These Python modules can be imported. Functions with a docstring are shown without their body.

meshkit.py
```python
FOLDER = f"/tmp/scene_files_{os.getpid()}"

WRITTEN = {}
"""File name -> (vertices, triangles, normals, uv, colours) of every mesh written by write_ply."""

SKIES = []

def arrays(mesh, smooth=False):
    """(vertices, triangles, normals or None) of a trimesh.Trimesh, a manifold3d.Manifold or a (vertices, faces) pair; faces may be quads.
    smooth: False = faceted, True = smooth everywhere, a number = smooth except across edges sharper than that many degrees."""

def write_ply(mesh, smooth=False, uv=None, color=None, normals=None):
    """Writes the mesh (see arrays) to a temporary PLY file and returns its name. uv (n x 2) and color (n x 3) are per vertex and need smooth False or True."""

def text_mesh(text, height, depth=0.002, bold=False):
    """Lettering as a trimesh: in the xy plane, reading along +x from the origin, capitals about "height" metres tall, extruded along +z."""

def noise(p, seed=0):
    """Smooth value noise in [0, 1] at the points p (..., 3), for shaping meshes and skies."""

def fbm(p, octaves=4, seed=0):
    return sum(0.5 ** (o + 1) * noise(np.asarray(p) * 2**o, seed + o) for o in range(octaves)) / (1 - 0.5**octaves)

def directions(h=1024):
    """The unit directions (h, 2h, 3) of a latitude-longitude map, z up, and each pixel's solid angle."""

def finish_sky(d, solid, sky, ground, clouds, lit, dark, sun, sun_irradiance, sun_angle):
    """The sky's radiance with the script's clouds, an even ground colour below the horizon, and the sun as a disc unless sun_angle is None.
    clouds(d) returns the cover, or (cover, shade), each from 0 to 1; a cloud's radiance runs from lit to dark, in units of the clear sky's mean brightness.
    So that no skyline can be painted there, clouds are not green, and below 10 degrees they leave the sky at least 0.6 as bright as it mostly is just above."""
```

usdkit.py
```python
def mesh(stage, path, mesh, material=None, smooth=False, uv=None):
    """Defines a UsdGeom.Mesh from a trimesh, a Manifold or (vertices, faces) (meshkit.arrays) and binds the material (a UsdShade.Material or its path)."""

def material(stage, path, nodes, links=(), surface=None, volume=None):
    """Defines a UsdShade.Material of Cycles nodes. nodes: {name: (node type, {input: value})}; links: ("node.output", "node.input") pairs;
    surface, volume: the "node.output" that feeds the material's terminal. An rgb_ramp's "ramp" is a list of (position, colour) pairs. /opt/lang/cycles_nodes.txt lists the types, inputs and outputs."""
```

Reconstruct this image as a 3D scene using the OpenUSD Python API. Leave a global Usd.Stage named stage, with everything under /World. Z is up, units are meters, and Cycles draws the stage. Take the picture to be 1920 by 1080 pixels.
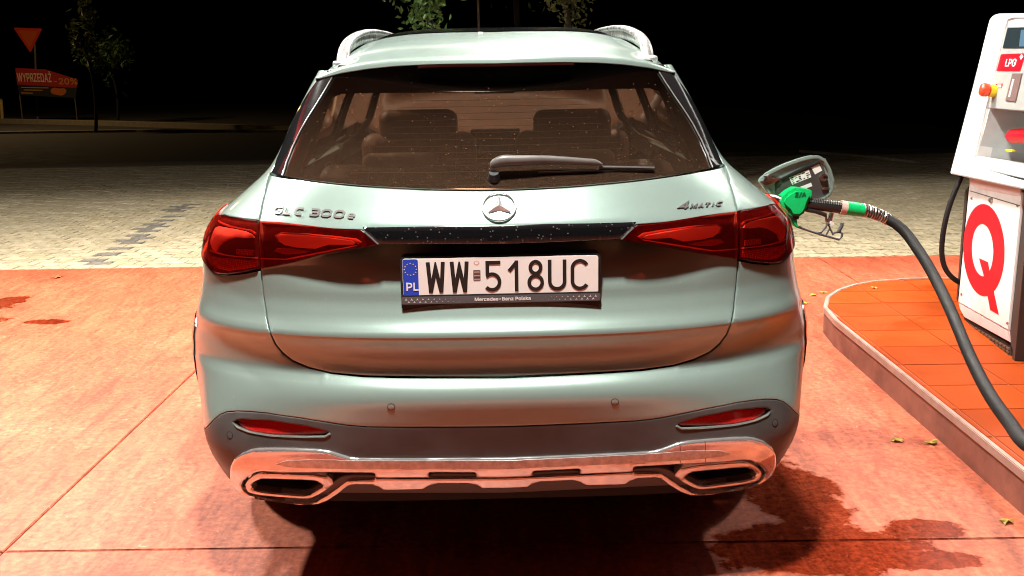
import math, random, numpy as np, trimesh, usdkit, meshkit
from pxr import Usd, UsdGeom, UsdLux, UsdShade, Gf, Sdf, Vt
from scipy.spatial import Delaunay
from scipy.interpolate import LinearNDInterpolator
import shapely
from shapely.geometry import Polygon, LineString, Point, MultiPolygon, box as sbox
from shapely import affinity
from shapely.ops import unary_union
random.seed(7); RNG = np.random.default_rng(7)
PI = math.pi
stage = Usd.Stage.CreateInMemory()
UsdGeom.SetStageUpAxis(stage, UsdGeom.Tokens.z); UsdGeom.SetStageMetersPerUnit(stage, 1.0)
world = UsdGeom.Xform.Define(stage, '/World'); stage.SetDefaultPrim(world.GetPrim())
UsdGeom.Scope.Define(stage, '/World/Looks')

# ------------------------------------------------------------------ camera
F = 1900.0; PITCH = math.atan(410 / 1900); YAW = 31 / 1900; ROLL = .017
EYE = np.array([-.0135, -2.66, 1.455])
fw = np.array([math.sin(YAW) * math.cos(PITCH), math.cos(YAW) * math.cos(PITCH), -math.sin(PITCH)])
r0 = np.array([math.cos(YAW), -math.sin(YAW), 0]); u0 = np.cross(r0, fw)
RT = r0 * math.cos(ROLL) - u0 * math.sin(ROLL); UP = u0 * math.cos(ROLL) + r0 * math.sin(ROLL)
cam = UsdGeom.Camera.Define(stage, '/World/camera')
cam.CreateHorizontalApertureAttr(36.0); cam.CreateFocalLengthAttr(36.0 * F / 1920)
cam.CreateClippingRangeAttr(Gf.Vec2f(.05, 2000))
mm = Gf.Matrix4d(*RT, 0, *UP, 0, *(-fw), 0, *EYE, 1)
cam.AddTransformOp().Set(mm)
cam.CreateExposureAttr(0.0)

# ------------------------------------------------------------------ night sky
def mat(name, nodes, links, surface):
    return usdkit.material(stage, '/World/Looks/' + name, nodes, links, surface=surface)
sky = UsdLux.DomeLight.Define(stage, '/World/sky')
skym = mat('night_sky', {'s': ('sky_texture', {'sky_type': 'single_scattering', 'sun_disc': False, 'sun_elevation': -.17, 'sun_rotation': 2.0}),
                         'b': ('background_shader', {'strength': .004})}, [('s.color', 'b.color')], 'b.background')
UsdShade.MaterialBindingAPI.Apply(sky.GetPrim()).Bind(skym)
sky.GetPrim().SetCustomDataByKey('kind', 'structure')

# lamps under the station canopy: (x, y, half x, half y, intensity)
CEIL = 4.75
LAMPS = [(-.25, -.97, .2, .2, 1150), (-4.2, 2.8, .2, .2, 1500), (-2.6, 3.6, .2, .2, 1000), (.6, 3.6, .2, .2, 1400), (4.0, 3.6, .2, .2, 600)]
LAMP_COLOR = (1.0, .97, .90)

# ------------------------------------------------------------------ helpers: naming and tagging
COUNT = {}
def numbered(path):
    if path not in COUNT:
        COUNT[path] = 0; return path
    COUNT[path] += 1
    return '%s_%03d' % (path, COUNT[path])
def tag(p, label=None, cat=None, group=None, kind=None):
    p = p.GetPrim() if hasattr(p, 'GetPrim') else p
    for k, v in (('label', label), ('category', cat), ('group', group), ('kind', kind)):
        if v: p.SetCustomDataByKey(k, v)
    return p
ORG = {}
def thing(name, loc=(0, 0, 0), label=None, cat=None, group=None, kind=None):
    path = numbered('/World/' + name)
    x = UsdGeom.Xform.Define(stage, path); x.AddTranslateOp().Set(Gf.Vec3d(*map(float, loc)))
    ORG[path] = np.array(loc, float)
    return tag(x, label, cat, group, kind)
def org_of(path):
    for k in (path, path.rsplit('/', 1)[0], path.rsplit('/', 2)[0]):
        if k in ORG: return ORG[k]
    return np.zeros(3)
def obj(name, m, material, parent=None, smooth=False, label=None, cat=None, group=None, kind=None):
    """one mesh (given in world coordinates) under parent"""
    base = str(parent.GetPath()) if parent is not None else '/World'
    path = numbered(base + '/' + name)
    v, f, n = meshkit.arrays(m, smooth)
    v = v - org_of(base)
    pr = usdkit.mesh(stage, path, (v, f), material, False)
    if n is not None:
        pr.CreateNormalsAttr(Vt.Vec3fArray.FromNumpy(n.astype(np.float32))); pr.SetNormalsInterpolation('vertex')
    return tag(pr, label, cat, group, kind)

# ------------------------------------------------------------------ helpers: pixels of the photo as lines of sight, met with real surfaces
def proj(P):
    q = np.asarray(P, float) - EYE; w = q @ fw
    return np.stack([960 + F * (q @ RT) / w, 540 - F * (q @ UP) / w], -1)
def ray(px, py): return fw + RT * (px - 960) / F + UP * (540 - py) / F
def at(px, py, **k):
    d = ray(px, py); a, v = list(k.items())[0]; i = 'xyz'.index(a)
    return EYE + d * (v - EYE[i]) / d[i]
def atp(px, py, p0, n):
    d = ray(px, py); return EYE + d * (np.dot(np.asarray(p0) - EYE, n) / np.dot(d, n))
def zat(py, y, x=0.0):
    lo, hi = -2.0, 4.0
    for _ in range(50):
        m = (lo + hi) / 2
        if proj((x, y, m))[1] > py: lo = m
        else: hi = m
    return (lo + hi) / 2

# ------------------------------------------------------------------ helpers: meshes
def cat(ms): return trimesh.util.concatenate([m for m in ms if m is not None])
def box(x0, x1, y0, y1, z0, z1):
    return trimesh.creation.box(bounds=[[x0, y0, z0], [x1, y1, z1]])
def rbox(x0, x1, y0, y1, z0, z1, r=.01, seg=3):
    """box with rounded edges"""
    import manifold3d as m3
    r = min(r, (x1 - x0) / 2.02, (y1 - y0) / 2.02, (z1 - z0) / 2.02)
    s = m3.Manifold.sphere(r, 4 * seg)
    ms = [s.translate((x, y, z)) for x in (x0 + r, x1 - r) for y in (y0 + r, y1 - r) for z in (z0 + r, z1 - r)]
    h = m3.Manifold.batch_hull(ms).to_mesh()
    return trimesh.Trimesh(h.vert_properties[:, :3], h.tri_verts, process=False)
def frame_along(path):
    P = np.asarray(path, float); T = np.gradient(P, axis=0); T /= np.linalg.norm(T, axis=1)[:, None]
    a = np.array([0, 0, 1.0]) if abs(T[0][2]) < .9 else np.array([1.0, 0, 0])
    N = []; n = a - T[0] * (a @ T[0]); n /= np.linalg.norm(n)
    for t in T:
        n = n - t * (n @ t); n /= np.linalg.norm(n); N.append(n.copy())
    N = np.array(N); return P, T, N, np.cross(T, N)
def tube(path, r, seg=10, ry=None, caps=True):
    P, T, N, B = frame_along(path); k = len(P)
    r = np.broadcast_to(np.asarray(r, float), (k,)); ry = r if ry is None else np.broadcast_to(np.asarray(ry, float), (k,))
    a = np.linspace(0, 2 * PI, seg, endpoint=False)
    V = (P[:, None] + N[:, None] * (np.cos(a)[None, :, None] * r[:, None, None]) + B[:, None] * (np.sin(a)[None, :, None] * ry[:, None, None])).reshape(-1, 3)
    f = []
    for i in range(k - 1):
        for j in range(seg):
            p, q = i * seg + j, i * seg + (j + 1) % seg
            f += [(p, q, q + seg), (p, q + seg, p + seg)]
    if caps:
        V = np.vstack([V, P[:1], P[-1:]]); c0, c1 = k * seg, k * seg + 1
        for j in range(seg):
            f += [(c0, (j + 1) % seg, j), (c1, (k - 1) * seg + j, (k - 1) * seg + (j + 1) % seg)]
    return trimesh.Trimesh(V, np.array(f)[:, ::-1], process=False)
def spline(pts, n=60):
    from scipy.interpolate import CubicSpline
    P = np.asarray(pts, float); d = np.r_[0, np.cumsum(np.linalg.norm(np.diff(P, axis=0), axis=1))]
    return CubicSpline(d, P, axis=0)(np.linspace(0, d[-1], n))
def dens(poly, h):
    return shapely.segmentize(poly, h)
def tri2d(poly, h=None):
    """2-D triangulation of a polygon (with holes); interior points every h"""
    poly = poly if h is None else dens(poly, h * .7)
    rings = [np.array(poly.exterior.coords)[:-1]] + [np.array(i.coords)[:-1] for i in poly.interiors]
    pts = np.vstack(rings)
    if h is not None:
        x0, y0, x1, y1 = poly.bounds
        gx, gy = np.meshgrid(np.arange(x0, x1, h), np.arange(y0, y1, h)); gx[1::2] += h / 2
        g = np.c_[gx.ravel(), gy.ravel()]
        inner = poly.buffer(-h * .5)
        if not inner.is_empty: pts = np.vstack([pts, g[shapely.contains_xy(inner, g[:, 0], g[:, 1])]])
    t = Delaunay(pts).simplices; c = pts[t].mean(1)
    t = t[shapely.contains_xy(poly, c[:, 0], c[:, 1])]
    a = pts[t]; area = np.cross(a[:, 1] - a[:, 0], a[:, 2] - a[:, 0])
    t = t[np.abs(area) > 1e-12]; area = area[np.abs(area) > 1e-12]
    t[area < 0] = t[area < 0][:, ::-1]
    return pts, t
def polys(g):
    return [p for p in (g.geoms if hasattr(g, 'geoms') else [g]) if isinstance(p, Polygon) and p.area > 1e-9]
def extr(poly, o, e1, e2, h0, h1, bev=0.0):
    """extrude a 2-D polygon from height h0 to h1 along e1 x e2 at origin o, with a small bevel round the front edge"""
    o, e1, e2 = map(np.asarray, (o, e1, e2)); n = np.cross(e1, e2); out = []
    for p in polys(poly):
        m = trimesh.creation.extrude_polygon(p, 1.0, engine='earcut')
        v = np.array(m.vertices); z = v[:, 2].copy()
        if bev > 0:
            # front cap pulled in by bev: rebuild as cap + bevel + wall
            q = p.buffer(-bev)
            if not q.is_empty and isinstance(q, Polygon):
                V = []; Fc = []
                def ring(pp, h):
                    c = np.array(pp.exterior.coords)[:-1]; return c
                m2 = trimesh.creation.extrude_polygon(q, 1.0, engine='earcut')
                v2 = np.array(m2.vertices); hh = np.where(v2[:, 2] > .5, h1, h1 - bev * .9)
                out.append(trimesh.Trimesh(o + v2[:, :1] * e1 + v2[:, 1:2] * e2 + hh[:, None] * n, m2.faces, process=False))
                hh = np.where(z > .5, h1 - bev, h0)
                out.append(trimesh.Trimesh(o + v[:, :1] * e1 + v[:, 1:2] * e2 + hh[:, None] * n, m.faces, process=False))
                continue
        hh = np.where(z > .5, h1, h0)
        out.append(trimesh.Trimesh(o + v[:, :1] * e1 + v[:, 1:2] * e2 + hh[:, None] * n, m.faces, process=False))
    return cat(out)
def arc(cx, cy, rx, ry, a0, a1, n=18):
    a = np.radians(np.linspace(a0, a1, n)); return [(cx + rx * math.cos(t), cy + ry * math.sin(t)) for t in a]
def rrect(x0, y0, x1, y1, r):
    return sbox(x0 + r, y0 + r, x1 - r, y1 - r).buffer(r, quad_segs=6)
def chaikin(pts, n=2, closed=True):
    P = np.asarray(pts, float)
    for _ in range(n):
        Q = np.roll(P, -1, 0) if closed else P[1:]
        A = P if closed else P[:-1]
        R = np.empty((2 * len(A), 2)); R[0::2] = .75 * A + .25 * Q; R[1::2] = .25 * A + .75 * Q
        P = R if closed else np.vstack([P[:1], R[1:-1], P[-1:]])
    return P

# ------------------------------------------------------------------ materials
def simple(name, color, rough=.5, metal=0., coat=0., spec=.5, var=.0, vscale=20., bump=0., bscale=200., coat_rough=.03, dirt=None):
    """plain principled material with a little noise in tone and relief"""
    n = {'p': ('principled_bsdf', {'base_color': color, 'roughness': rough, 'metallic': metal, 'coat_weight': coat, 'specular_ior_level': spec, 'coat_roughness': coat_rough})}; l = []
    if var or bump: n['g'] = ('geometry', {})
    if var:
        n['t'] = ('noise_texture', {'scale': vscale, 'detail': 6, 'roughness': .6})
        n['r'] = ('rgb_ramp', {'ramp': [(.3, tuple(c * (1 - var) for c in color)), (.7, tuple(min(1, c * (1 + var)) for c in color))]})
        l += [('g.position', 't.vector'), ('t.fac', 'r.fac'), ('r.color', 'p.base_color')]
        n['mr'] = ('map_range', {'from_min': .3, 'from_max': .7, 'to_min': max(.02, rough - .08), 'to_max': min(1, rough + .1)})
        l += [('t.fac', 'mr.value'), ('mr.result', 'p.roughness')]
    if bump:
        n['bt'] = ('noise_texture', {'scale': bscale, 'detail': 4})
        n['b'] = ('bump', {'strength': bump, 'distance': .002})
        l += [('g.position', 'bt.vector'), ('bt.fac', 'b.height'), ('b.normal', 'p.normal')]
    return mat(name, n, l, 'p.BSDF')
M = {}
# car paint: metallic grey green under clear coat, light dust
M['paint'] = mat('green_silver_paint', {
    'g': ('geometry', {}), 'fl': ('noise_texture', {'scale': 900, 'detail': 1}), 'du': ('noise_texture', {'scale': 7, 'detail': 8, 'roughness': .65}),
    'sp': ('voronoi_texture', {'scale': 48}), 'spm': ('map_range', {'from_min': .06, 'from_max': .11, 'to_min': .55, 'to_max': 0., 'clamp': True}),
    'wn': ('white_noise_texture', {}), 'wm': ('math', {'math_type': 'greater_than', 'value2': .93}), 'spx': ('math', {'math_type': 'multiply'}),
    'c': ('rgb_ramp', {'ramp': [(.35, (.25, .340, .305)), (.65, (.305, .40, .366))]}),
    'mx': ('mix_color', {'b': (.62, .60, .52)}),
    'r': ('map_range', {'from_min': .35, 'from_max': .7, 'to_min': .29, 'to_max': .315}),
    'p': ('principled_bsdf', {'metallic': .42, 'coat_weight': .7, 'coat_roughness': .015})},
    [('g.position', 'fl.vector'), ('g.position', 'du.vector'), ('g.position', 'sp.vector'), ('fl.fac', 'c.fac'), ('c.color', 'mx.a'),
     ('sp.distance', 'spm.value'), ('sp.color', 'wn.vector'), ('wn.value', 'wm.value1'), ('spm.result', 'spx.value1'), ('wm.value', 'spx.value2'), ('spx.value', 'mx.fac'),
     ('mx.result', 'p.base_color'), ('du.fac', 'r.value'), ('r.result', 'p.roughness')], 'p.BSDF')
M['black_gloss'] = mat('black_gloss_trim', {
    'g': ('geometry', {}), 'v': ('voronoi_texture', {'scale': 105, 'randomness': 1.}), 'vm': ('map_range', {'from_min': .18, 'from_max': .24, 'to_min': .8, 'to_max': 0., 'clamp': True}),
    'wn': ('white_noise_texture', {}), 'wm': ('math', {'math_type': 'greater_than', 'value2': .6}), 'x': ('math', {'math_type': 'multiply'}),
    'mx': ('mix_color', {'a': (.006, .006, .007), 'b': (.13, .12, .11)}), 'p': ('principled_bsdf', {'roughness': .10, 'coat_weight': .6})},
    [('g.position', 'v.vector'), ('v.distance', 'vm.value'), ('v.color', 'wn.vector'), ('wn.value', 'wm.value1'), ('vm.result', 'x.value1'), ('wm.value', 'x.value2'), ('x.value', 'mx.fac'), ('mx.result', 'p.base_color')], 'p.BSDF')
M['gloss'] = simple('plain_black_gloss', (.01, .01, .011), .10, coat=.5)
M['cladding'] = simple('dark_brown_grey_cladding', (.058, .052, .049), .42, var=.2, vscale=9, bump=.15, bscale=900)
M['black'] = simple('black_plastic', (.012, .012, .012), .55)
M['shell'] = simple('dark_inner_metal', (.006, .006, .006), .8)
M['chrome'] = simple('polished_chrome', (.80, .79, .78), .07, metal=.82, var=.06, vscale=12)
M['chrome_dusty'] = simple('dusty_chrome', (.60, .575, .55), .30, metal=.45, var=.14, vscale=40, bump=.1, bscale=500)
M['badge'] = simple('badge_chrome', (.26, .25, .24), .3, metal=.7)
M['emblem'] = simple('emblem_silver', (.62, .61, .60), .25, metal=.6)
M['alu'] = simple('satin_aluminium', (.74, .75, .73), .28, metal=.85, var=.05)
M['lens'] = mat('red_lens', {'t': ('transparent_bsdf', {'color': (1.0, .26, .20)}), 'gl': ('glossy_bsdf', {'color': (1, 1, 1), 'roughness': .03}), 'f': ('fresnel', {'IOR': 1.18}), 'm': ('mix_closure', {}), 'd': ('diffuse_bsdf', {'color': (.80, .02, .015)}), 'o': ('mix_closure', {'fac': .025})},
                [('f.fac', 'm.fac'), ('t.BSDF', 'o.closure1'), ('d.BSDF', 'o.closure2'), ('o.closure', 'm.closure1'), ('gl.BSDF', 'm.closure2')], 'm.closure')
M['lamp_back'] = simple('dark_lamp_housing', (.028, .007, .007), .35, var=.35, vscale=60)
M['lamp_bar'] = simple('red_light_bar', (1., .85, .8), .4)
M['lamp_mid'] = simple('lamp_reflector_brown', (.35, .16, .13), .4, var=.3, vscale=300)
M['lamp_line'] = simple('lamp_bright_line', (.9, .7, .65), .2)
M['lamp_dots'] = mat('dotted_reflector', {'g': ('geometry', {}), 'v': ('voronoi_texture', {'scale': 190, 'randomness': .15}), 'r': ('rgb_ramp', {'ramp': [(.1, (.85, .75, .72)), (.45, (.30, .12, .1)), (1, (.2, .06, .05))]}), 'p': ('principled_bsdf', {'roughness': .3})},
                      [('g.position', 'v.vector'), ('v.distance', 'r.fac'), ('r.color', 'p.base_color')], 'p.BSDF')
M['reflector'] = simple('red_reflector', (.50, .010, .008), .18, coat=.6, var=.15, vscale=260)
M['white'] = simple('plate_white', (.80, .79, .76), .35, coat=.3)
M['plate_blue'] = simple('plate_blue', (.01, .06, .50), .35, coat=.3)
M['ink'] = simple('black_ink', (.012, .012, .012), .4)
M['white_ink'] = simple('white_ink', (.75, .75, .74), .5)
M['yellow_ink'] = simple('yellow_ink', (.75, .62, .2), .5)
M['holder'] = simple('grey_plate_holder', (.085, .085, .09), .42)
def glass(name, tint, dust, dcol=(.35, .28, .22)):
    return mat(name, {'g': ('geometry', {}), 't': ('transparent_bsdf', {'color': tint}), 'gl': ('glossy_bsdf', {'color': (1, 1, 1), 'roughness': .01}), 'f': ('fresnel', {'IOR': 1.5}), 'm': ('mix_closure', {}),
        'n': ('noise_texture', {'scale': 420, 'detail': 2}), 'nr': ('map_range', {'from_min': .45, 'from_max': .78, 'to_min': dust * .35, 'to_max': dust * 2.6, 'clamp': True}),
        'v': ('voronoi_texture', {'scale': 85}), 'vm': ('map_range', {'from_min': .07, 'from_max': .15, 'to_min': .7, 'to_max': 0., 'clamp': True}), 'wn': ('white_noise_texture', {}), 'wm': ('math', {'math_type': 'greater_than', 'value2': .72}), 'x': ('math', {'math_type': 'multiply'}), 'ad': ('math', {'math_type': 'add', 'use_clamp': True}),
        'sx': ('separate_xyz', {}), 'lo': ('map_range', {'from_min': 1.14, 'from_max': 1.40, 'to_min': 2.3, 'to_max': .06, 'clamp': True}), 'ml': ('math', {'math_type': 'multiply'}),
        'd': ('diffuse_bsdf', {'color': dcol}), 'o': ('mix_closure', {})},
        [('f.fac', 'm.fac'), ('t.BSDF', 'm.closure1'), ('gl.BSDF', 'm.closure2'), ('g.position', 'n.vector'), ('n.fac', 'nr.value'), ('g.position', 'v.vector'), ('v.distance', 'vm.value'), ('v.color', 'wn.vector'), ('wn.value', 'wm.value1'),
         ('vm.result', 'x.value1'), ('wm.value', 'x.value2'), ('g.position', 'sx.vector'), ('sx.z', 'lo.value'), ('nr.result', 'ml.value1'), ('lo.result', 'ml.value2'), ('ml.value', 'ad.value1'), ('x.value', 'ad.value2'), ('ad.value', 'o.fac'), ('m.closure', 'o.closure1'), ('d.BSDF', 'o.closure2')], 'o.closure')
M['rear_glass'] = glass('tinted_dusty_glass', (.20, .155, .12), .05, (.26, .15, .09))
M['side_glass'] = glass('clear_car_glass', (.8, .82, .8), .004)
M['frit'] = simple('black_glass_border', (.006, .006, .006), .12, coat=.4)
M['wire'] = simple('heating_wire_print', (.42, .27, .16), .9, spec=0.)
M['leather'] = simple('brown_leather', (.20, .085, .042), .5, var=.2, vscale=30)
M['leather_tan'] = simple('tan_leather', (.36, .23, .13), .55, var=.15, vscale=30)
M['interior'] = simple('brown_interior_trim', (.105, .048, .026), .6, var=.2, vscale=14)
M['screen'] = simple('dark_screen', (.02, .03, .035), .1)
M['rubber'] = simple('black_rubber', (.008, .0065, .006), .62, spec=.3, var=.25, vscale=30, bump=.1, bscale=300)
M['tyre'] = simple('tyre_rubber', (.02, .02, .02), .8)
M['green'] = simple('green_nozzle_plastic', (.0, .50, .13), .38, var=.12, vscale=25)
M['green_dark'] = simple('dark_green_print', (.0, .11, .04), .4)
M['steel'] = simple('worn_steel', (.50, .47, .44), .3, metal=1., var=.2)
M['grip'] = simple('black_grip', (.018, .017, .017), .38)
M['band'] = simple('dusty_pink_band', (.62, .40, .34), .5)
M['label_white'] = simple('sticker_white', (.75, .75, .72), .5)
M['pump_white'] = simple('pump_white_enamel', (.70, .685, .66), .32, coat=.3, var=.08, vscale=5)
M['pump_skirt'] = simple('pump_pinkish_skirt', (.62, .45, .42), .4, var=.06)
M['pump_red'] = simple('pump_red_enamel', (.62, .004, .014), .45, spec=.25)
M['pump_grey'] = simple('pump_grey_panel', (.33, .34, .32), .4, var=.06)
M['pump_mid'] = simple('pump_light_grey', (.48, .50, .49), .42, var=.06)
M['pump_dark'] = simple('pump_dark_trim', (.035, .026, .022), .5)
M['keypad'] = simple('mauve_keypad', (.17, .11, .10), .45)
M['screen_blue'] = mat('lit_display', {'e': ('emission', {'color': (.30, .55, .75), 'strength': .6})}, [], 'e.emission')
M['estop'] = simple('emergency_red', (.80, .07, .02), .35, coat=.4)
M['yellow'] = simple('signal_yellow', (.80, .60, .02), .4)
M['leaf_yellow'] = simple('dry_yellow_leaf', (.36, .25, .035), .7, var=.3, vscale=80)
M['leaf_brown'] = simple('dry_brown_leaf', (.22, .10, .03), .7, var=.3, vscale=80)

def ground_red(name, base, light, dark, scale=1.0, rough=.55):
    """red pigmented concrete: cloudy tone, brushed streaks, pale scuffs, wet patches and painted shade with ragged edges"""
    n = {'g': ('geometry', {}), 'a': ('noise_texture', {'scale': 1.1 * scale, 'detail': 9, 'roughness': .62, 'distortion': .4}),
         'ra': ('rgb_ramp', {'ramp': [(.25, dark), (.5, base), (.74, light)]}),
         'mp': ('mapping', {'scale': (6, 1.2, 1), 'rotation': (0, 0, .75)}), 'st': ('noise_texture', {'scale': 2.2, 'detail': 8, 'roughness': .7, 'distortion': 1.2}),
         'rs': ('rgb_ramp', {'ramp': [(.36, (.70, .62, .6)), (.5, (1, 1, 1)), (.64, (1.22, 1.3, 1.35))]}),
         'fi': ('noise_texture', {'scale': 38, 'detail': 9, 'roughness': .74}), 'rf': ('rgb_ramp', {'ramp': [(.36, (.56, .48, .45)), (.5, (.97, .95, .95)), (.62, (1.3, 1.42, 1.36))]}),
         'm1': ('mix_color', {'blend_type': 'multiply', 'fac': .85, 'use_clamp': False}), 'm2': ('mix_color', {'blend_type': 'multiply', 'fac': .9, 'use_clamp': False}),
         'sc': ('noise_texture', {'scale': 16, 'detail': 5, 'roughness': .6, 'distortion': 2.5}), 'scm': ('map_range', {'from_min': .655, 'from_max': .70, 'to_min': 0., 'to_max': .55, 'clamp': True}),
         'm3': ('mix_color', {'b': (.56, .30, .19)})}
    l = [('g.position', 'a.vector'), ('a.fac', 'ra.fac'), ('g.position', 'mp.vector'), ('mp.vector', 'st.vector'), ('st.fac', 'rs.fac'), ('g.position', 'fi.vector'), ('fi.fac', 'rf.fac'),
         ('ra.color', 'm1.a'), ('rs.color', 'm1.b'), ('m1.result', 'm2.a'), ('rf.color', 'm2.b'), ('g.position', 'sc.vector'), ('sc.fac', 'scm.value'), ('scm.result', 'm3.fac'), ('m2.result', 'm3.a')]
    # wet patches and painted shade: (centre, radius, ragged noise scale)
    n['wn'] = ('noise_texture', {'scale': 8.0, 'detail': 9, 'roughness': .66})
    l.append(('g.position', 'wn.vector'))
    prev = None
    for i, (cx, cy, sx, sy, amt) in enumerate(WET_AND_SHADE):
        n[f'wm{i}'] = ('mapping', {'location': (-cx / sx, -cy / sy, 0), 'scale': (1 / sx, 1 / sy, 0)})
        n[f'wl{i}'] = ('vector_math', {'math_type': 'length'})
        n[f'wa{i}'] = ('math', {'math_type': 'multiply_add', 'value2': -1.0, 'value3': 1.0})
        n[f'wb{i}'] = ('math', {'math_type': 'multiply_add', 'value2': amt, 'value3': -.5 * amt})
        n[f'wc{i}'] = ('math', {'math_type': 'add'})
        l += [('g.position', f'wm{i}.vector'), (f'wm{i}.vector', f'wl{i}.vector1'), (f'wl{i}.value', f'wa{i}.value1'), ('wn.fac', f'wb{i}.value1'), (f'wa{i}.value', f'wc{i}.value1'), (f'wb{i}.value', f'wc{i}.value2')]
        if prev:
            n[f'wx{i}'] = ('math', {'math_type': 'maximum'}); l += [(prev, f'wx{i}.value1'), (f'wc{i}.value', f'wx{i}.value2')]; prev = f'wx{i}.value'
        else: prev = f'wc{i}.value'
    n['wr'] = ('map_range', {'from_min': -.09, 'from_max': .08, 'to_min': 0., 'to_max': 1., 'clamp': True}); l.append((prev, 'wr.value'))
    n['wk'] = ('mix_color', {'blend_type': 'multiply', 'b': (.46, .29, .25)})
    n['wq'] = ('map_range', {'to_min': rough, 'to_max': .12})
    n['p'] = ('principled_bsdf', {}); n['bu'] = ('bump', {'strength': .25, 'distance': .003})
    l += [('m3.result', 'wk.a'), ('wr.result', 'wk.fac'), ('wk.result', 'p.base_color'), ('wr.result', 'wq.value'), ('wq.result', 'p.roughness'), ('fi.fac', 'bu.height'), ('bu.normal', 'p.normal')]
    return mat(name, n, l, 'p.BSDF')
WET_AND_SHADE = [(1.0, .60, .16, .34, 1.5), (.95, .20, .32, .18, 1.6), (.0, -1.05, 1.05, .62, 1.0), (1.33, .31, .16, .07, 1.8), (1.25, .10, .2, .06, 1.8),  (-3.25, 3.95, .10, .20, 2.2), (-3.45, 3.55, .16, .12, 2.4), (-3.1, 3.45, .10, .08, 2.2), (-2.75, 3.38, .16, .06, 2.4)]  # third patch painted dark to dim the bumper's reflection; second is wet plus painted shadow
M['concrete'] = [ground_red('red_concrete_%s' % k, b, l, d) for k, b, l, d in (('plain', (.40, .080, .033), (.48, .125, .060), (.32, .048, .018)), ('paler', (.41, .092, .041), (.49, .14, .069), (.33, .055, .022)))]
M['joint'] = simple('dark_joint', (.05, .018, .012), .9)
M['kerb'] = simple('stained_kerb_concrete', (.26, .095, .062), .7, var=.35, vscale=7, bump=.3, bscale=60)
M['edging'] = simple('metal_edging', (.40, .26, .21), .5, metal=.2, var=.2, vscale=18)
M['tile'] = [simple('orange_tile_%d' % i, c, .6, spec=.2, var=.12, vscale=5, bump=.08, bscale=200) for i, c in enumerate([(.33, .045, .003), (.30, .040, .0025), (.36, .050, .0035)])]
M['grout'] = simple('tile_grout', (.42, .17, .08), .8)
M['paver'] = [simple('block_paver_%d' % i, c, .8, var=.28, vscale=16, bump=.3, bscale=120) for i, c in enumerate([(.34, .275, .175), (.30, .245, .155), (.37, .305, .195), (.31, .25, .15)])]
M['paver_dark'] = simple('oil_stained_paver', (.16, .14, .115), .55, var=.3, vscale=14)
M['sand'] = simple('paver_joint_sand', (.13, .11, .085), .95)
M['asphalt'] = simple('asphalt', (.05, .046, .04), .85, var=.3, vscale=3, bump=.3, bscale=90)
M['grass'] = simple('dark_grass', (.035, .05, .015), .9, var=.4, vscale=4)
M['kerbstone'] = simple('pale_kerbstone', (.24, .20, .14), .8, var=.2, vscale=8)
M['bark'] = simple('bark', (.07, .05, .035), .9, var=.3, vscale=15)
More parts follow.
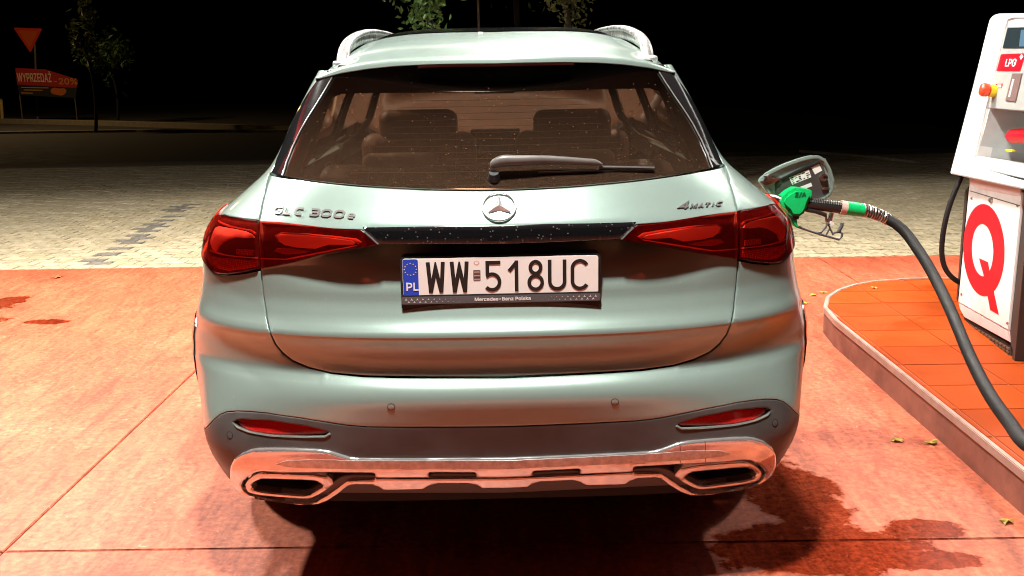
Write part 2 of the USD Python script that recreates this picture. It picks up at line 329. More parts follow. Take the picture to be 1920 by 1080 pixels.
def leafm(name, c):
    return mat(name, {'oi': ('geometry', {}), 'n': ('noise_texture', {'scale': 1.7, 'detail': 3}), 'r': ('rgb_ramp', {'ramp': [(.3, tuple(x * .6 for x in c)), (.7, tuple(x * 1.35 for x in c))]}),
        'd': ('principled_bsdf', {'roughness': .45}), 't': ('translucent_bsdf', {}), 'm': ('mix_closure', {'fac': .3})},
        [('oi.position', 'n.vector'), ('n.fac', 'r.fac'), ('r.color', 'd.base_color'), ('r.color', 't.color'), ('d.BSDF', 'm.closure1'), ('t.BSDF', 'm.closure2')], 'm.closure')
M['leaf'] = leafm('tree_leaf', (.055, .115, .022)); M['leaf2'] = leafm('olive_tree_leaf', (.095, .12, .035))
M['post'] = simple('rusty_grey_post', (.20, .15, .11), .6, var=.2)
M['canopy'] = simple('canopy_panel', (.10, .10, .10), .6)
M['canopy_red'] = simple('canopy_fascia', (.5, .02, .02), .5)

# ------------------------------------------------------------------ ground
def ysort(p): return p
TH = -.024          # the forecourt's grid is turned a little against the car
def grid(u, v):     # grid coordinates -> world
    return np.array([u * math.cos(TH) - v * math.sin(TH), u * math.sin(TH) + v * math.cos(TH)])
gr = obj('ground', box(-400, 400, -300, 500, -.30, -.06), M['grass'], kind='structure')
fore = thing('forecourt', (0, 0, 0), kind='structure')
def gridbox(u0, u1, v0, v1, z0, z1, bev=0.0, shape=None):
    p = shape if shape is not None else sbox(u0, v0, u1, v1)
    c, s = math.cos(TH), math.sin(TH)
    return extr(p, (0, 0, 0), (c, s, 0), (-s, c, 0), z0, z1, bev)
obj('slab_bed', gridbox(-9, 9, -9, 5.04, -.055, -.012), M['joint'], fore)
us = [-9, -5.6, -1.585, 2.35, 6.3, 9]; vs = [-9, -7.9, -3.8, .272, 5.035]
kk = 0
for i in range(len(us) - 1):
    for j in range(len(vs) - 1):
        g = .0035
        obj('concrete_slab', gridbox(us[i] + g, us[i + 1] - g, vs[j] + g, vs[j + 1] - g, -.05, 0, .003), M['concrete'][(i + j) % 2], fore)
pav = thing('block_paving', (0, 5, 0), kind='structure')
obj('paving_bed', gridbox(-14, 14, 5.05, 15.0, -.055, -.010), M['sand'], pav)
# interlocking double-T blocks
def tblock(w=.20, h=.165, d=.026):
    return Polygon([(-w / 2, -h / 2), (-w / 2 + .0, -h / 2), (w / 2, -h / 2), (w / 2, -h / 6), (w / 2 - d, 0), (w / 2, h / 6), (w / 2, h / 2), (-w / 2, h / 2), (-w / 2, h / 6), (-w / 2 + d, 0), (-w / 2, -h / 6)]).buffer(-.0025, join_style=2)
def zblock(w=.2, h=.14, d=.028):     # zigzag block: its long sides step up and down
    return Polygon([(-w / 2, -h / 2 - d / 2), (-w / 6, -h / 2 + d / 2), (w / 6, -h / 2 - d / 2), (w / 2, -h / 2 + d / 2), (w / 2, h / 2 + d / 2), (w / 6, h / 2 - d / 2), (-w / 6, h / 2 + d / 2), (-w / 2, h / 2 - d / 2)]).buffer(-.0028, join_style=2)
blk = zblock(); blist = []
bw, bh = .2, .14
for r in range(64):
    for c in range(-70, 71):
        u = c * bw + (bw / 2 if r % 2 else 0); v = 5.05 + .075 + bh / 2 * 0 + r * bh
        p = grid(u, v); q = proj((p[0], p[1], 0))
        if -80 < q[0] < 2000 and q[1] > 268: blist.append((u, v, q))
def block_mesh(u, v, k):
    rr = random.Random(k); dz = rr.uniform(-.003, .003)
    return gridbox(0, 0, 0, 0, -.05, .0 + dz - .002, .004 if v < 8.5 else 0, shape=affinity.translate(blk, u, v))
def in_view(q): return 0 < q[0] < 1920 and not (400 < q[0] < 1480)
vis = [b for b in blist if in_view(b[2])]; vis.sort(key=lambda b: -b[2][1])
near = set((b[0], b[1]) for b in vis[:300])
def oil(u, v):  # a dark trail of drips over the blocks, left of the car
    p = grid(u, v); a = at(165, 503, z=0); b = at(345, 385, z=0)
    t = ((p[0] - a[0]) * (b[0] - a[0]) + (p[1] - a[1]) * (b[1] - a[1])) / ((b[0] - a[0]) ** 2 + (b[1] - a[1]) ** 2)
    dd = math.hypot(p[0] - a[0] - t * (b[0] - a[0]), p[1] - a[1] - t * (b[1] - a[1]))
    return -.05 < t < 1.05 and dd < .08
rest = []
k = 0
for (u, v, q) in blist:
    k += 1
    if oil(u, v) and random.Random(k * 3).random() < .7:
        m = block_mesh(u, v, k); mt = M['paver_dark']
    else: m = block_mesh(u, v, k); mt = M['paver'][random.Random(k).choice([0, 1, 2, 3])]
    if (u, v) in near: obj('paving_block', m, mt, pav)
    else: rest.append((mt, m))
for mt in M['paver'] + [M['paver_dark']]:
    ms = [m for q, m in rest if q is mt]
    if ms: obj('far_paving_blocks', cat(ms), mt, pav, kind='stuff')
obj('road', box(-120, 120, 15.2, 40, -.05, -.02), M['asphalt'], kind='structure')

# ------------------------------------------------------------------ pump island
isl = thing('pump_island', (2.5, 1.0, 0), kind='structure')
ISL = .145
xl = lambda y: 1.695 + .030 * (y - .3)
pts = [(xl(-5), -5), (xl(2.45), 2.45)] + [tuple(p[:2]) for p in (at(1545, 575, z=ISL), at(1550, 556, z=ISL), at(1570, 543, z=ISL), at(1600, 533, z=ISL), at(1640, 526, z=ISL), at(1700, 522, z=ISL), at(1760, 520, z=ISL))]
pts += [(3.25, 3.38), (3.5, 3.1), (3.6, 2.6), (3.5, -5)]
IP = Polygon(pts).buffer(-.08, quad_segs=8).buffer(.08, quad_segs=8)
ey = ((1, 0, 0), (0, 1, 0))
obj('kerb', extr(IP.difference(IP.buffer(-.12)), (0, 0, 0), *ey, -.05, ISL - .004, .006), M['kerb'], isl)
obj('edging_strip', extr(IP.buffer(.004).difference(IP.buffer(-.018)), (0, 0, 0), *ey, ISL - .03, ISL + .002, .003), M['edging'], isl)
obj('tile_bed', extr(IP.buffer(-.019), (0, 0, 0), *ey, .0, ISL - .005), M['grout'], isl)
inner = IP.buffer(-.021)
ax0 = at(1597, 540, z=ISL); k = 0
for i in range(-3, 7):
    for j in range(-16, 14):
        u0 = ax0[0] - .335 + i * .335; v0 = .300 * j + .12
        t = sbox(.0022, .0022, .335 - .0022, .30 - .0022)
        t = affinity.rotate(affinity.translate(t, u0, v0), -math.degrees(.030), origin=(ax0[0], 1.5))
        t = t.intersection(inner)
        for p in polys(t):
            if p.area < .0015 or p.bounds[3] < -4.6: continue
            k += 1
            obj('tile', extr(p, (0, 0, 0), *ey, .10, ISL - .001 + random.Random(k).uniform(-.0008, .0008), .002), M['tile'][k * 7 % 3], isl)
CARPART_MARK = 0

# ================================================================== the car
CO = (0, 2.3, 0)
car = thing('car', CO, 'grey green silver estate car seen from behind, its filler flap open beside the pump', 'car')
PROF = [(945, .02), (925, .002), (905, -.012), (880, -.042), (855, -.050), (800, -.062), (760, -.076), (745, -.076), (728, -.066), (716, -.054), (706, -.036), (690, -.030), (668, -.030), (650, -.040), (631, -.066), (600, -.034), (565, -.012), (500, .000), (456, .010), (424, .012), (363, .078), (250, .225), (125, .395), (60, .47)]
PZ = np.array([zat(p, y) for p, y in PROF]); PY = np.array([y for p, y in PROF])
from scipy.interpolate import PchipInterpolator, CubicSpline
from scipy.ndimage import gaussian_filter1d
_zz = np.arange(.10, 1.62, .001); _yy = gaussian_filter1d(np.interp(_zz, PZ, PY), 3.5)
Y0 = lambda z: np.interp(z, _zz, _yy)
WZ = [.10, .18, .24, .27, .30, .33, .36, .40, .44, .48, .52, .56, .60, .64, .68, .72, .76, .80, .86, .92, .98, 1.03, 1.07, 1.12, 1.17, 1.22, 1.30, 1.40, 1.50, 1.6]
WW = [.70, .76, .805, .823, .840, .855, .865, .878, .888, .903, .9245, .943, .955, .963, .9625, .953, .941, .931, .921, .913, .899, .868, .822, .762, .706, .673, .635, .580, .520, .46]
_ww = gaussian_filter1d(PchipInterpolator(WZ, WW)(_zz), 5)
W = lambda z: np.interp(z, _zz, _ww)
YA = .55
YFt = lambda z: np.interp(z, [.2, .75, .85, .95, 1.0, 1.05, 1.10, 1.47, 1.6], [4.60, 4.62, 4.5, 4.2, 3.9, 3.6, 3.42, 2.78, 2.6])
BFt = lambda z: np.interp(z, [.2, .85, 1.05, 1.5], [.55, .6, .35, .22])
_t = np.linspace(0, PI / 2, 3001)
def ucurve(nn):
    a = np.sin(_t) ** (2 / nn); b = 1 - np.cos(_t) ** (2 / nn)
    l = np.r_[0, np.cumsum(np.hypot(np.diff(a), .55 * np.diff(b)))]
    return l / l[-1], a, b
C26, C40 = ucurve(2.6), ucurve(5.5)
def sqr(z): t = np.clip((.64 - z) / .22, 0, 1); return t * t * (3 - 2 * t)       # the bumper's lower corners are squarer in plan
def S(s, z):
    """the car's outer skin: s runs round the plan from the rear centre (0) by the rear corner (1) and the side to the front corner (2) and front centre (3); z is the height"""
    s = np.asarray(s, float); z = np.asarray(z, float); sg = np.where(s < 0, -1., 1.); q = np.abs(s)
    w = W(z); y0 = Y0(z); B = np.maximum(YA - y0, .12); ya = y0 + B; yf = YFt(z); bf = BFt(z); yb = yf - bf
    r = np.where(q <= 1, q, np.where(q <= 2, 1, np.clip(3 - q, 0, 1)))
    k = sqr(z) * (q < 1.6); ua = (1 - k) * np.interp(r, C26[0], C26[1]) + k * np.interp(r, C40[0], C40[1]); ub = (1 - k) * np.interp(r, C26[0], C26[2]) + k * np.interp(r, C40[0], C40[2])
    y = np.where(q <= 1, y0 + B * ub, np.where(q <= 2, ya + (q - 1) * (yb - ya), yf - bf * ub))
    x = w * ua
    return np.stack([sg * x, y, z + 0 * s], -1)
def SN(s, z):
    e = 1e-3
    a = S(s + e, z) - S(s - e, z); b = S(s, np.asarray(z) + .004) - S(s, np.asarray(z) - .004)
    n = np.cross(a, b); n /= np.maximum(np.linalg.norm(n, axis=-1, keepdims=True), 1e-9)
    return n
# pixel -> (s, z) on the left half of the rear
_s = np.linspace(-.92, .92, 281); _z = np.linspace(.12, 1.56, 300)
_S, _Z = np.meshgrid(_s, _z); _P = proj(S(_S.ravel(), _Z.ravel()))
_n = SN(_S.ravel(), _Z.ravel()); _v = S(_S.ravel(), _Z.ravel()) - EYE; _ok = (_n * _v).sum(1) / np.linalg.norm(_v, axis=1) < -.05
_P = _P[_ok]; _S = _S.ravel()[_ok]; _Z = _Z.ravel()[_ok]
_inv = LinearNDInterpolator(_P, np.c_[_S.ravel(), _Z.ravel()])
from scipy.spatial import cKDTree
_kd = cKDTree(_P); _SZ = np.c_[_S.ravel(), _Z.ravel()]
def sz(p):
    if p[0] == 's': return (p[1], p[2])
    v = _inv(p[0], p[1])
    v = np.ravel(v)
    if np.isnan(v).any(): v = _SZ[_kd.query(p)[1]]
    s, z = v
    return (0.0 if abs(p[0] - 936) < 2 else s, z)
US = 1.15
def su(s): s = np.asarray(s, float); q = np.abs(s); return np.sign(s) * np.where(q <= 1, US * q, np.where(q <= 2, US + 3.5 * (q - 1), US + 3.5 + US * (q - 2)))
def us_(u): u = np.asarray(u, float); q = np.abs(u); return np.sign(u) * np.where(q <= US, q / US, np.where(q <= US + 3.5, 1 + (q - US) / 3.5, 2 + (q - US - 3.5) / US))
def L(pts): return np.array([(float(su(a)), b) for a, b in (sz(p) for p in pts)])      # left side trace -> (u, z)
def mir(a): return np.c_[-a[:, 0], a[:, 1]][::-1]
def sym(pts):                       # left half of an outline that crosses the middle, made whole
    a = L(pts); return Polygon(np.vstack([a, mir(a)])).buffer(0)
def one(pts): return Polygon(L(pts)).buffer(0)
def mirp(p): return affinity.scale(p, -1, 1, origin=(0, 0))
def zxl(pts, ox, oy, k): return [(ox + x / k, oy + y / k) for x, y in pts]

def panel(poly, off=0.0, thick=.014, h=.02, edge=.0022, disp=None, drop=.55):
    """a skin panel draped over the body with a turned-in rim"""
    out = []
    for p in polys(poly):
        p = p.simplify(.0004)
        q = p.buffer(-edge) if edge >= .0015 else Polygon()
        rings = lambda g: [np.array(r.coords)[:-1] for pp in polys(g) for r in [pp.exterior] + list(pp.interiors)]
        hh = min(h * .6, max((1.7 if edge < .004 else .9) * edge, .0028)) if edge >= .0015 else h * .6
        P = dens(p, hh); Q = dens(q, hh)
        bp = rings(P); bq = rings(Q) if not q.is_empty else []; bm = rings(dens(p.buffer(-edge * .35), hh)) if edge >= .004 else []; nm_ = sum(map(len, bm)); nb = sum(map(len, bp))
        pts = np.vstack(bp + bm + bq)
        x0, y0, x1, y1 = p.bounds
        gx, gy = np.meshgrid(np.arange(x0, x1, h), np.arange(y0, y1, h)); gx[1::2] += h / 2
        g = np.c_[gx.ravel(), gy.ravel()]; inn = p.buffer(-edge - h * .45)
        if not inn.is_empty: pts = np.vstack([pts, g[shapely.contains_xy(inn, g[:, 0], g[:, 1])]])
        t = Delaunay(pts).simplices; c = pts[t].mean(1)
        t = t[shapely.contains_xy(p, c[:, 0], c[:, 1])]
        a = pts[t]; ar = (a[:, 1, 0] - a[:, 0, 0]) * (a[:, 2, 1] - a[:, 0, 1]) - (a[:, 1, 1] - a[:, 0, 1]) * (a[:, 2, 0] - a[:, 0, 0])
        t = t[np.abs(ar) > 1e-10]; ar = ar[np.abs(ar) > 1e-10]; t[ar < 0] = t[ar < 0][:, ::-1]
        s = us_(pts[:, 0]); z = pts[:, 1]; V = S(s, z); N = SN(s, z)
        if disp is not None: V[:, 1] += (dy := disp(V[:, 0], z))
        o = np.full(len(pts), off); o[:nb] -= edge * drop; o[nb:nb + nm_] -= edge * drop * .30
        Vt_ = V + N * o[:, None]
        back = V[:nb] + N[:nb] * (off - thick)
        F_ = [t]; k = 0; n0 = len(pts)
        for r in bp:
            i = np.arange(len(r)) + k; j = np.roll(i, -1)
            F_.append(np.c_[i, n0 + i, n0 + j]); F_.append(np.c_[i, n0 + j, j]); k += len(r)
        Fc = np.vstack(F_)
        # rim winding: exterior rings of shapely buffers run clockwise or not; settle by area sign
        out.append(trimesh.Trimesh(np.vstack([Vt_, back]), Fc, process=False))
    return cat(out)
def skin(name, poly, m, parent=None, label=None, smooth=38, kind=None, **k):
    return obj(name, panel(poly, **k), M[m] if isinstance(m, str) else m, parent or car, smooth=smooth, label=label, kind=kind)
def pair(name, poly, m, parent=None, **k):
    return [skin(name, p, m, parent if not isinstance(parent, list) else parent[i], **k) for i, p in enumerate((poly, mirp(poly)))]

# ---- outlines traced on the left half
tg_side = [(506, 325), (498, 360), (490, 395), (486.5, 430), (486.5, 470), (489, 505), (494, 555), (500, 595), (506, 622), (516, 645), (530, 662), (550, 677), (580, 689.5), (620, 699), (680, 704.5), (760, 706), (850, 706.5), (936, 706.5)]
wb = [(508, 327), (560, 336), (620, 343.5), (700, 350.5), (800, 355.5), (870, 357), (936, 357)]
TG = sym(list(reversed(wb)) + tg_side[1:])
z_strip = sz((936, 457))[1]
def scoop(x, z):
    f = np.clip((np.abs(x) - .36) / .32, 0, 1); f = 1 - f * f * (3 - 2 * f)
    t = np.clip((z_strip + .006 - z) / .135, 0, 1)
    g = np.where(z > z_strip + .004, 0, (1 - t) ** 1.6)
    return .085 * f * g
# rear window, its side winglets and the black border
gl_side = [(532, 331), (540, 305), (550, 278), (565, 247), (580, 221), (597, 194), (613, 168), (626, 146), (632, 128)]
WIN = sym([(936, 357)] + [(870, 357), (800, 355.5), (700, 350.5), (620, 343.5), (560, 336)] + gl_side + [('s', sz((632, 128))[0], 1.478), ('s', 0, 1.485)])
win = skin('rear_window', WIN.buffer(-.002), 'rear_glass', off=.001, h=.016, thick=.004, edge=.001)
HOLE = sym([(936, 346), (870, 346), (800, 345), (700, 341), (620, 335), (566, 328), (560, 318), (572, 286), (590, 246), (607, 210), (622, 180), (640, 173), (700, 172), (800, 171), (936, 170)])
skin('window_border', WIN.buffer(-.003).difference(HOLE), 'frit', win, off=-.0045, h=.025, thick=.002)
WGL = one([(509.5, 326.5), (520, 300), (532, 270), (545, 240), (560, 208), (575, 182), (590, 160), (604, 142), (614, 132), (630, 130), (625, 146), (612, 168), (596, 194), (579, 221), (564, 247), (549, 278), (539, 305), (530, 330)])
pair('window_winglet', WGL.buffer(-.001), 'gloss', off=.004, h=.02)
def ribbon(pts, wid, mirror=False):
    a = L(pts)
    if mirror: a = mir(a)
    return LineString(a).buffer(wid / 2, cap_style=2)
for mi in (False, True):
    skin('winglet_bright_edge', ribbon([(531, 330), (539, 305), (549.5, 278), (564.5, 247), (579.5, 221), (596.5, 194), (612, 168), (624, 147)], .0026, mi), 'alu', off=.0065, h=.02, thick=.004, edge=.001)
for k in range(12):                                    # heating wires printed on the glass
    zz = sz((936, 186 + k * 12.2))[1]
    half = np.interp(186 + k * 12.2, [172, 246, 320, 345], [.36, .43, .53, .55])
    skin('heating_wire', sbox(-half, zz - .0003, half, zz + .0003), 'wire', win, off=-.0012, h=.08, thick=.0008, edge=.0001)
for px in (695, 858):
    pl = ribbon([(px, 174), (px - 2, 230), (px - 5, 342)], .0006)
    for p in (pl, mirp(pl)): skin('heating_wire', p, 'wire', win, off=-.0012, h=.08, thick=.0008, edge=.0001)

# ---- tail lamps
LO = one([(405, 399), (420, 403.5), (440, 408.5), (484, 414), (484.3, 440), (484.8, 470), (486.5, 505), (460, 511.5), (430, 515), (410, 513.5), (398, 506), ('s', -.95, .945), ('s', -1.02, .985), ('s', -1.02, 1.03), ('s', -.95, 1.058)])
LI = one([(488.8, 414.3), (520, 416.5), (557, 419.5), (600, 423), (632, 425.5), (681, 427.5), (690, 434), (713, 455), (692.5, 460), (651, 466.5), (608, 476), (557.5, 491), (520, 500.5), (491, 505.5), (488.8, 470), (488.6, 440)])
tail = skin('tailgate', TG.buffer(-.0018).difference(unary_union([LI.buffer(-.004), mirp(LI.buffer(-.004))])), 'paint', h=.013, disp=scoop, thick=.03)
z7 = lambda *p: zxl(p, 370, 380, 5.3333)
bar_o = one(z7((215, 235), (280, 246), (390, 265), (480, 285), (535, 310), (560, 345), (480, 352), (380, 345), (300, 360), (240, 395), (200, 430), (185, 490), (150, 470), (128, 400), (150, 310), (180, 250)))
low_o = one(z7((125, 530), (230, 548), (400, 565), (585, 578), (585, 640), (450, 662), (300, 680), (210, 655), (150, 605)))
mid_o = one(z7((380, 460), (545, 470), (545, 530), (380, 515)))
lin_o = one(z7((128, 468), (200, 498), (300, 522), (440, 538), (588, 548), (588, 557), (440, 548), (300, 533), (195, 510), (126, 482)))
top_o = one(z7((205, 165), (250, 195), (330, 225), (440, 250), (530, 268), (575, 300), (570, 318), (525, 285), (440, 262), (320, 238), (235, 210), (200, 180)))
bar_i = one(z7((795, 335), (835, 312), (1100, 318), (1400, 342), (1560, 362), (1600, 385), (1570, 400), (1320, 405), (1180, 450), (1000, 445), (880, 425), (820, 390)))
rim_i = one(z7((770, 330), (835, 295), (1100, 300), (1400, 318), (1600, 340), (1655, 375), (1620, 400), (1600, 385), (1560, 362), (1400, 342), (1100, 318), (835, 312), (795, 335), (820, 390), (800, 390)))
low_i = one(z7((760, 490), (800, 452), (900, 450), (1140, 478), (1000, 508), (880, 515)))
lin_i = one(z7((630, 553), (760, 556), (880, 560), (1000, 535), (1100, 512), (1350, 455), (1610, 402), (1605, 412), (1350, 468), (1100, 525), (1000, 548), (880, 571), (760, 567), (630, 563)))
def swell(x, z):
    f = np.clip((np.abs(x) - .36) / .27, 0, 1); return -.034 * (1 - f * f * (3 - 2 * f))
for side in (0, 1):
    f = (lambda p: p) if side == 0 else mirp
    tl = thing_path = None
    x = UsdGeom.Xform.Define(stage, numbered(str(car.GetPath()) + '/tail_light')).GetPrim()
    for nm, pg in (('outer_lens', LO), ('inner_lens', LI)):
        skin(nm, f(pg.buffer(-.0012)), 'lens', x, off=.0085, h=.018, thick=.018 if nm == 'outer_lens' else .05, edge=.003, drop=1.2, disp=None if nm == 'outer_lens' else swell)
        skin('housing', f(pg.buffer(-.002)), 'lamp_back', x, off=-.007, h=.02, thick=.02 if nm == 'outer_lens' else .05, edge=.001, disp=None if nm == 'outer_lens' else swell)
    for nm, pg, m, o in (('light_bar', bar_o, 'lamp_bar', -.001), ('light_bar', top_o, 'lamp_mid', -.002), ('reflector', low_o, 'lamp_dots', -.002), ('bright_line', lin_o, 'lamp_line', .0), ('lamp_cell', mid_o, 'lamp_dots', -.004),
                         ('light_bar', bar_i, 'lamp_bar', -.001), ('light_bar', rim_i, 'lamp_mid', -.003), ('reversing_cell', low_i, 'lamp_mid', -.002), ('bright_line', lin_i, 'lamp_line', .0)):
        skin(nm, f(pg), m, x, off=o + .0015, h=.009, thick=.008, edge=.002, disp=swell if abs(pg.centroid.x) < float(su(.66)) else None)
# ---- gloss strip between the lamps
STRIP = sym([(936, 424.8), (850, 425.8), (760, 427.3), (684, 428), (692, 434), (716, 455.5), (760, 456.5), (850, 457), (936, 457)])
skin('trim_strip', STRIP.buffer(-.0012), 'black_gloss', off=.040, h=.012, thick=.13, edge=.006, drop=.9)
for mi in (False, True):
    skin('strip_end_chrome', ribbon([(693, 434.5), (704, 444), (716, 455.5)], .003, mi), 'chrome', off=.043, h=.01, thick=.008, edge=.0008)
# ---- bumper
seam = [(384, 803), (390, 797), (402, 784), (412, 776), (425, 771), (445, 769.5), (470, 770.5), (500, 773.5), (560, 782.5), (610, 790.5), (650, 796.5), (690, 799.5), (800, 800), (936, 799.5)]
seam_sz = [('s', *sz(p)) for p in seam]
BUMP = sym([('s', 0, .99)] + [(487, 508), (460, 514), (430, 517.5), (409, 516), (396, 508), ('s', -.96, .94), ('s', -1.03, .94), ('s', -1.03, .74), ('s', -.985, .60), ('s', -.985, .50), ('s', -.93, .495)] + seam_sz)
BUMP = BUMP.difference(TG.buffer(.0032)).difference(sbox(-.62, .72, .62, 1.2).intersection(TG.buffer(.3).difference(Polygon())).intersection(TG))
bumper = skin('bumper', max(polys(BUMP), key=lambda p: p.area), 'paint', h=.014, thick=.03)
# wheel arch mouth seen along the flank
va = Polygon([(float(su(-a)), b) for a, b in ((.91, .74), (.842, .738), (.822, .715), (.818, .66), (.822, .60), (.832, .54), (.845, .50), (.87, .53), (.90, .65))])
pair('arch_vent_trim', va, 'gloss', off=.004, h=.015, thick=.01)
# quarter panels with the pillars
zt = 1.462
QU = one([(405, 397), (420, 401), (440, 406), (484, 411.3), (488, 395), (496, 360), (504, 325), (508, 322), (520, 297), (531, 268), (544, 238), (559, 206), (574, 180), (589, 158), (600, 144)] +
         [('s', sz((600, 144))[0], zt), ('s', -1.06, zt), ('s', -1.10, 1.40), ('s', -1.20, 1.10), ('s', -1.225, 1.085), ('s', -1.225, .30), ('s', -1.035, .30), ('s', -1.035, 1.0), ('s', -1.02, 1.045), ('s', -.95, 1.062)])
archc = Point(float(su(1 + (.93 - YA) / 3.5)), .355).buffer(.40, quad_segs=24)
QU = QU.difference(mirp(archc))
pair('quarter_panel', max(polys(QU), key=lambda p: p.area), 'paint', h=.02, thick=.03)
# the filler pocket on the right flank
# doors, wings, sills and glass along the sides
sy = lambda y: float(su(1 + (y - YA) / 3.5))
farch = Point(sy(3.81), .355).buffer(.40, quad_segs=24)
for sgn in (0, 1):
    f = mirp if sgn == 0 else (lambda p: p)
    dr = [('rear_door', sy(1.345), sy(2.34)), ('front_door', sy(2.348), sy(3.36))]
    for nm, a, b in dr:
        d = sbox(a, .34, b, 1.085).difference(archc.buffer(.006))
        e = skin(nm, f(d), 'paint', h=.05)
        zc = (a + b) / 2; hb = sbox(b - .34, .955, b - .12, .985)
        skin('door_handle', f(hb), 'alu', e, off=.022, h=.03, thick=.03, edge=.006)
    wing = sbox(sy(3.368), .30, float(su(2.55)), .83).difference(farch)
    skin('front_wing', f(max(polys(wing), key=lambda p: p.area)), 'paint', h=.05)
    skin('sill', f(sbox(sy(1.35), .22, sy(3.38), .332)), 'cladding', h=.06, off=.004)
    skin('arch_trim', f(archc.buffer(.012).difference(archc.buffer(-.03)).intersection(sbox(-9, .22, 9, 1))), 'gloss', off=.006, h=.025, thick=.03)
    skin('arch_trim', f(farch.buffer(.012).difference(farch.buffer(-.03)).intersection(sbox(-9, .22, 9, 1))), 'gloss', off=.006, h=.025, thick=.03)
    skin('side_window', f(Polygon([(sy(.95), 1.10), (sy(1.335), 1.10), (sy(1.335), 1.43), (sy(.80), 1.43)])), 'side_glass', h=.06, thick=.004)
    skin('side_window', f(Polygon([(sy(1.36), 1.10), (sy(2.28), 1.10), (sy(2.22), 1.43), (sy(1.36), 1.43)])), 'side_glass', h=.06, thick=.004)
    skin('side_window', f(Polygon([(sy(2.38), 1.10), (sy(3.75), 1.10), (sy(3.70), 1.43), (sy(2.32), 1.43)])), 'side_glass', h=.06, thick=.004)
    skin('side_pillar', f(Polygon([(sy(2.28), 1.09), (sy(2.38), 1.09), (sy(2.32), 1.45), (sy(2.22), 1.45)])), 'gloss', h=.05, off=.001)
    mir_c = S(np.array([1.93 if sgn else -1.93]), np.array([1.10]))[0]
    mx = 1 if sgn else -1
    obj('door_mirror', rbox(min(mir_c[0], mir_c[0] + mx * .2), max(mir_c[0], mir_c[0] + mx * .2), mir_c[1] - .35, mir_c[1] - .24, 1.04, 1.19, .04), M['paint'], car, smooth=60)
skin('front_bumper', Polygon([(float(su(2.56)), .24), (US * 2 + 3.5, .24), (US * 2 + 3.5, .80), (float(su(2.56)), .80)]), 'paint', h=.06)
skin('front_bumper', mirp(Polygon([(float(su(2.56)), .24), (US * 2 + 3.5, .24), (US * 2 + 3.5, .80), (float(su(2.56)), .80)])), 'paint', h=.06)
hood = []
for zz in np.linspace(.83, 1.06, 24): hood.append(S(np.r_[np.linspace(1.86, 3, 30), -np.linspace(3, 1.86, 30)[1:]], np.full(59, zz)))
def gridmesh(R, flip=False):
    R = np.array(R); a, b = R.shape[:2]; i = np.arange(a * b).reshape(a, b)
    q = np.stack([i[:-1, :-1], i[:-1, 1:], i[1:, 1:], i[1:, :-1]], -1).reshape(-1, 4)
    if flip: q = q[:, ::-1]
    return trimesh.Trimesh(R.reshape(-1, 3), np.vstack([q[:, [0, 1, 2]], q[:, [0, 2, 3]]]), process=False)
obj('bonnet', gridmesh(hood), M['paint'], car, smooth=40)
ws = []
for zz in np.linspace(1.065, 1.455, 12): ws.append(S(np.r_[np.linspace(2.12, 3, 24), -np.linspace(3, 2.12, 24)[1:]], np.full(47, zz)))
obj('windscreen', gridmesh(ws), M['side_glass'], car, smooth=40)
# ---- lower cladding with reflectors and sensors
CL = sym([(p[0], p[1] + 1.6) for p in []] + [('s', a, b - .0022) for _, a, b in reversed(seam_sz)] + [('s', -.985, .485), ('s', -.985, .31), ('s', -.80, .285), ('s', -.6, .275), (620, 925), (700, 925), (936, 925)])
z5 = lambda *p: zxl(p, 340, 720, 3.0)
z8 = lambda *p: zxl(p, 420, 820, 5.3333)
REFh = one(z5((288, 215), (310, 200), (345, 197), (500, 205), (700, 236), (800, 259), (832, 274), (805, 292), (700, 295), (500, 286), (380, 265), (320, 240)))
tr_out = [('s', *sz(p)) for p in z8((72, 340), (80, 275), (115, 205), (190, 150), (280, 115), (360, 103), (500, 100), (700, 104), (950, 115), (1060, 131), (1150, 160), (1260, 195), (1350, 205), (1920, 208))] + [(936, 858)]
tr_low = [('s', *sz(p)) for p in z8((90, 430), (130, 490), (185, 535), (250, 572), (330, 598), (400, 615), (600, 640), (860, 662), (960, 650), (1040, 617), (1150, 545), (1230, 480), (1270, 462), (1310, 456), (1480, 456), (1540, 476), (1600, 514), (1700, 514))] + [('s', *sz(p)) for p in ((793, 915), (800, 912), (807, 906.7), (820, 903.3), (880, 903.3), (893, 906), (903, 913), (936, 913))]
TRIM = sym([tr_out[-1]] + list(reversed(tr_out[:-1])) + tr_low)
OPEN = one(z8((182, 470), (200, 425), (260, 368), (330, 335), (400, 325), (1000, 338), (1490, 342), (1512, 352), (1516, 395), (1505, 407), (1320, 409), (1250, 420), (1160, 480), (1050, 560), (940, 626), (860, 646), (700, 635), (400, 600), (260, 570), (200, 522)))
SLOT = one([(806, 883), (890, 883), (893, 886), (893, 893.5), (805, 893.5), (804, 886)])
GROOVE = sym([(936, 891.6), (700, 892.2), (700, 893.6), (936, 893.2)])
TRIM2 = TRIM.difference(unary_union([OPEN, mirp(OPEN), SLOT, mirp(SLOT), GROOVE]))
clad = skin('bumper_cladding', CL.difference(unary_union([REFh, mirp(REFh), TRIM.buffer(-.03)])), 'cladding', h=.014, thick=.03, edge=.004)
tp = sorted(polys(TRIM2), key=lambda p: -p.area)
skin('chrome_trim', unary_union(tp), 'chrome', off=.010, h=.011, thick=.03, edge=.007, drop=.8)
dust_band = sym([(936, 860.5), (760, 860.5), (660, 860), (600, 858), (540, 860), (520, 866), (540, 872), (620, 875), (760, 876), (936, 876)])
skin('dusty_trim_face', dust_band, 'chrome_dusty', off=.0112, h=.012, thick=.002, edge=.0008)
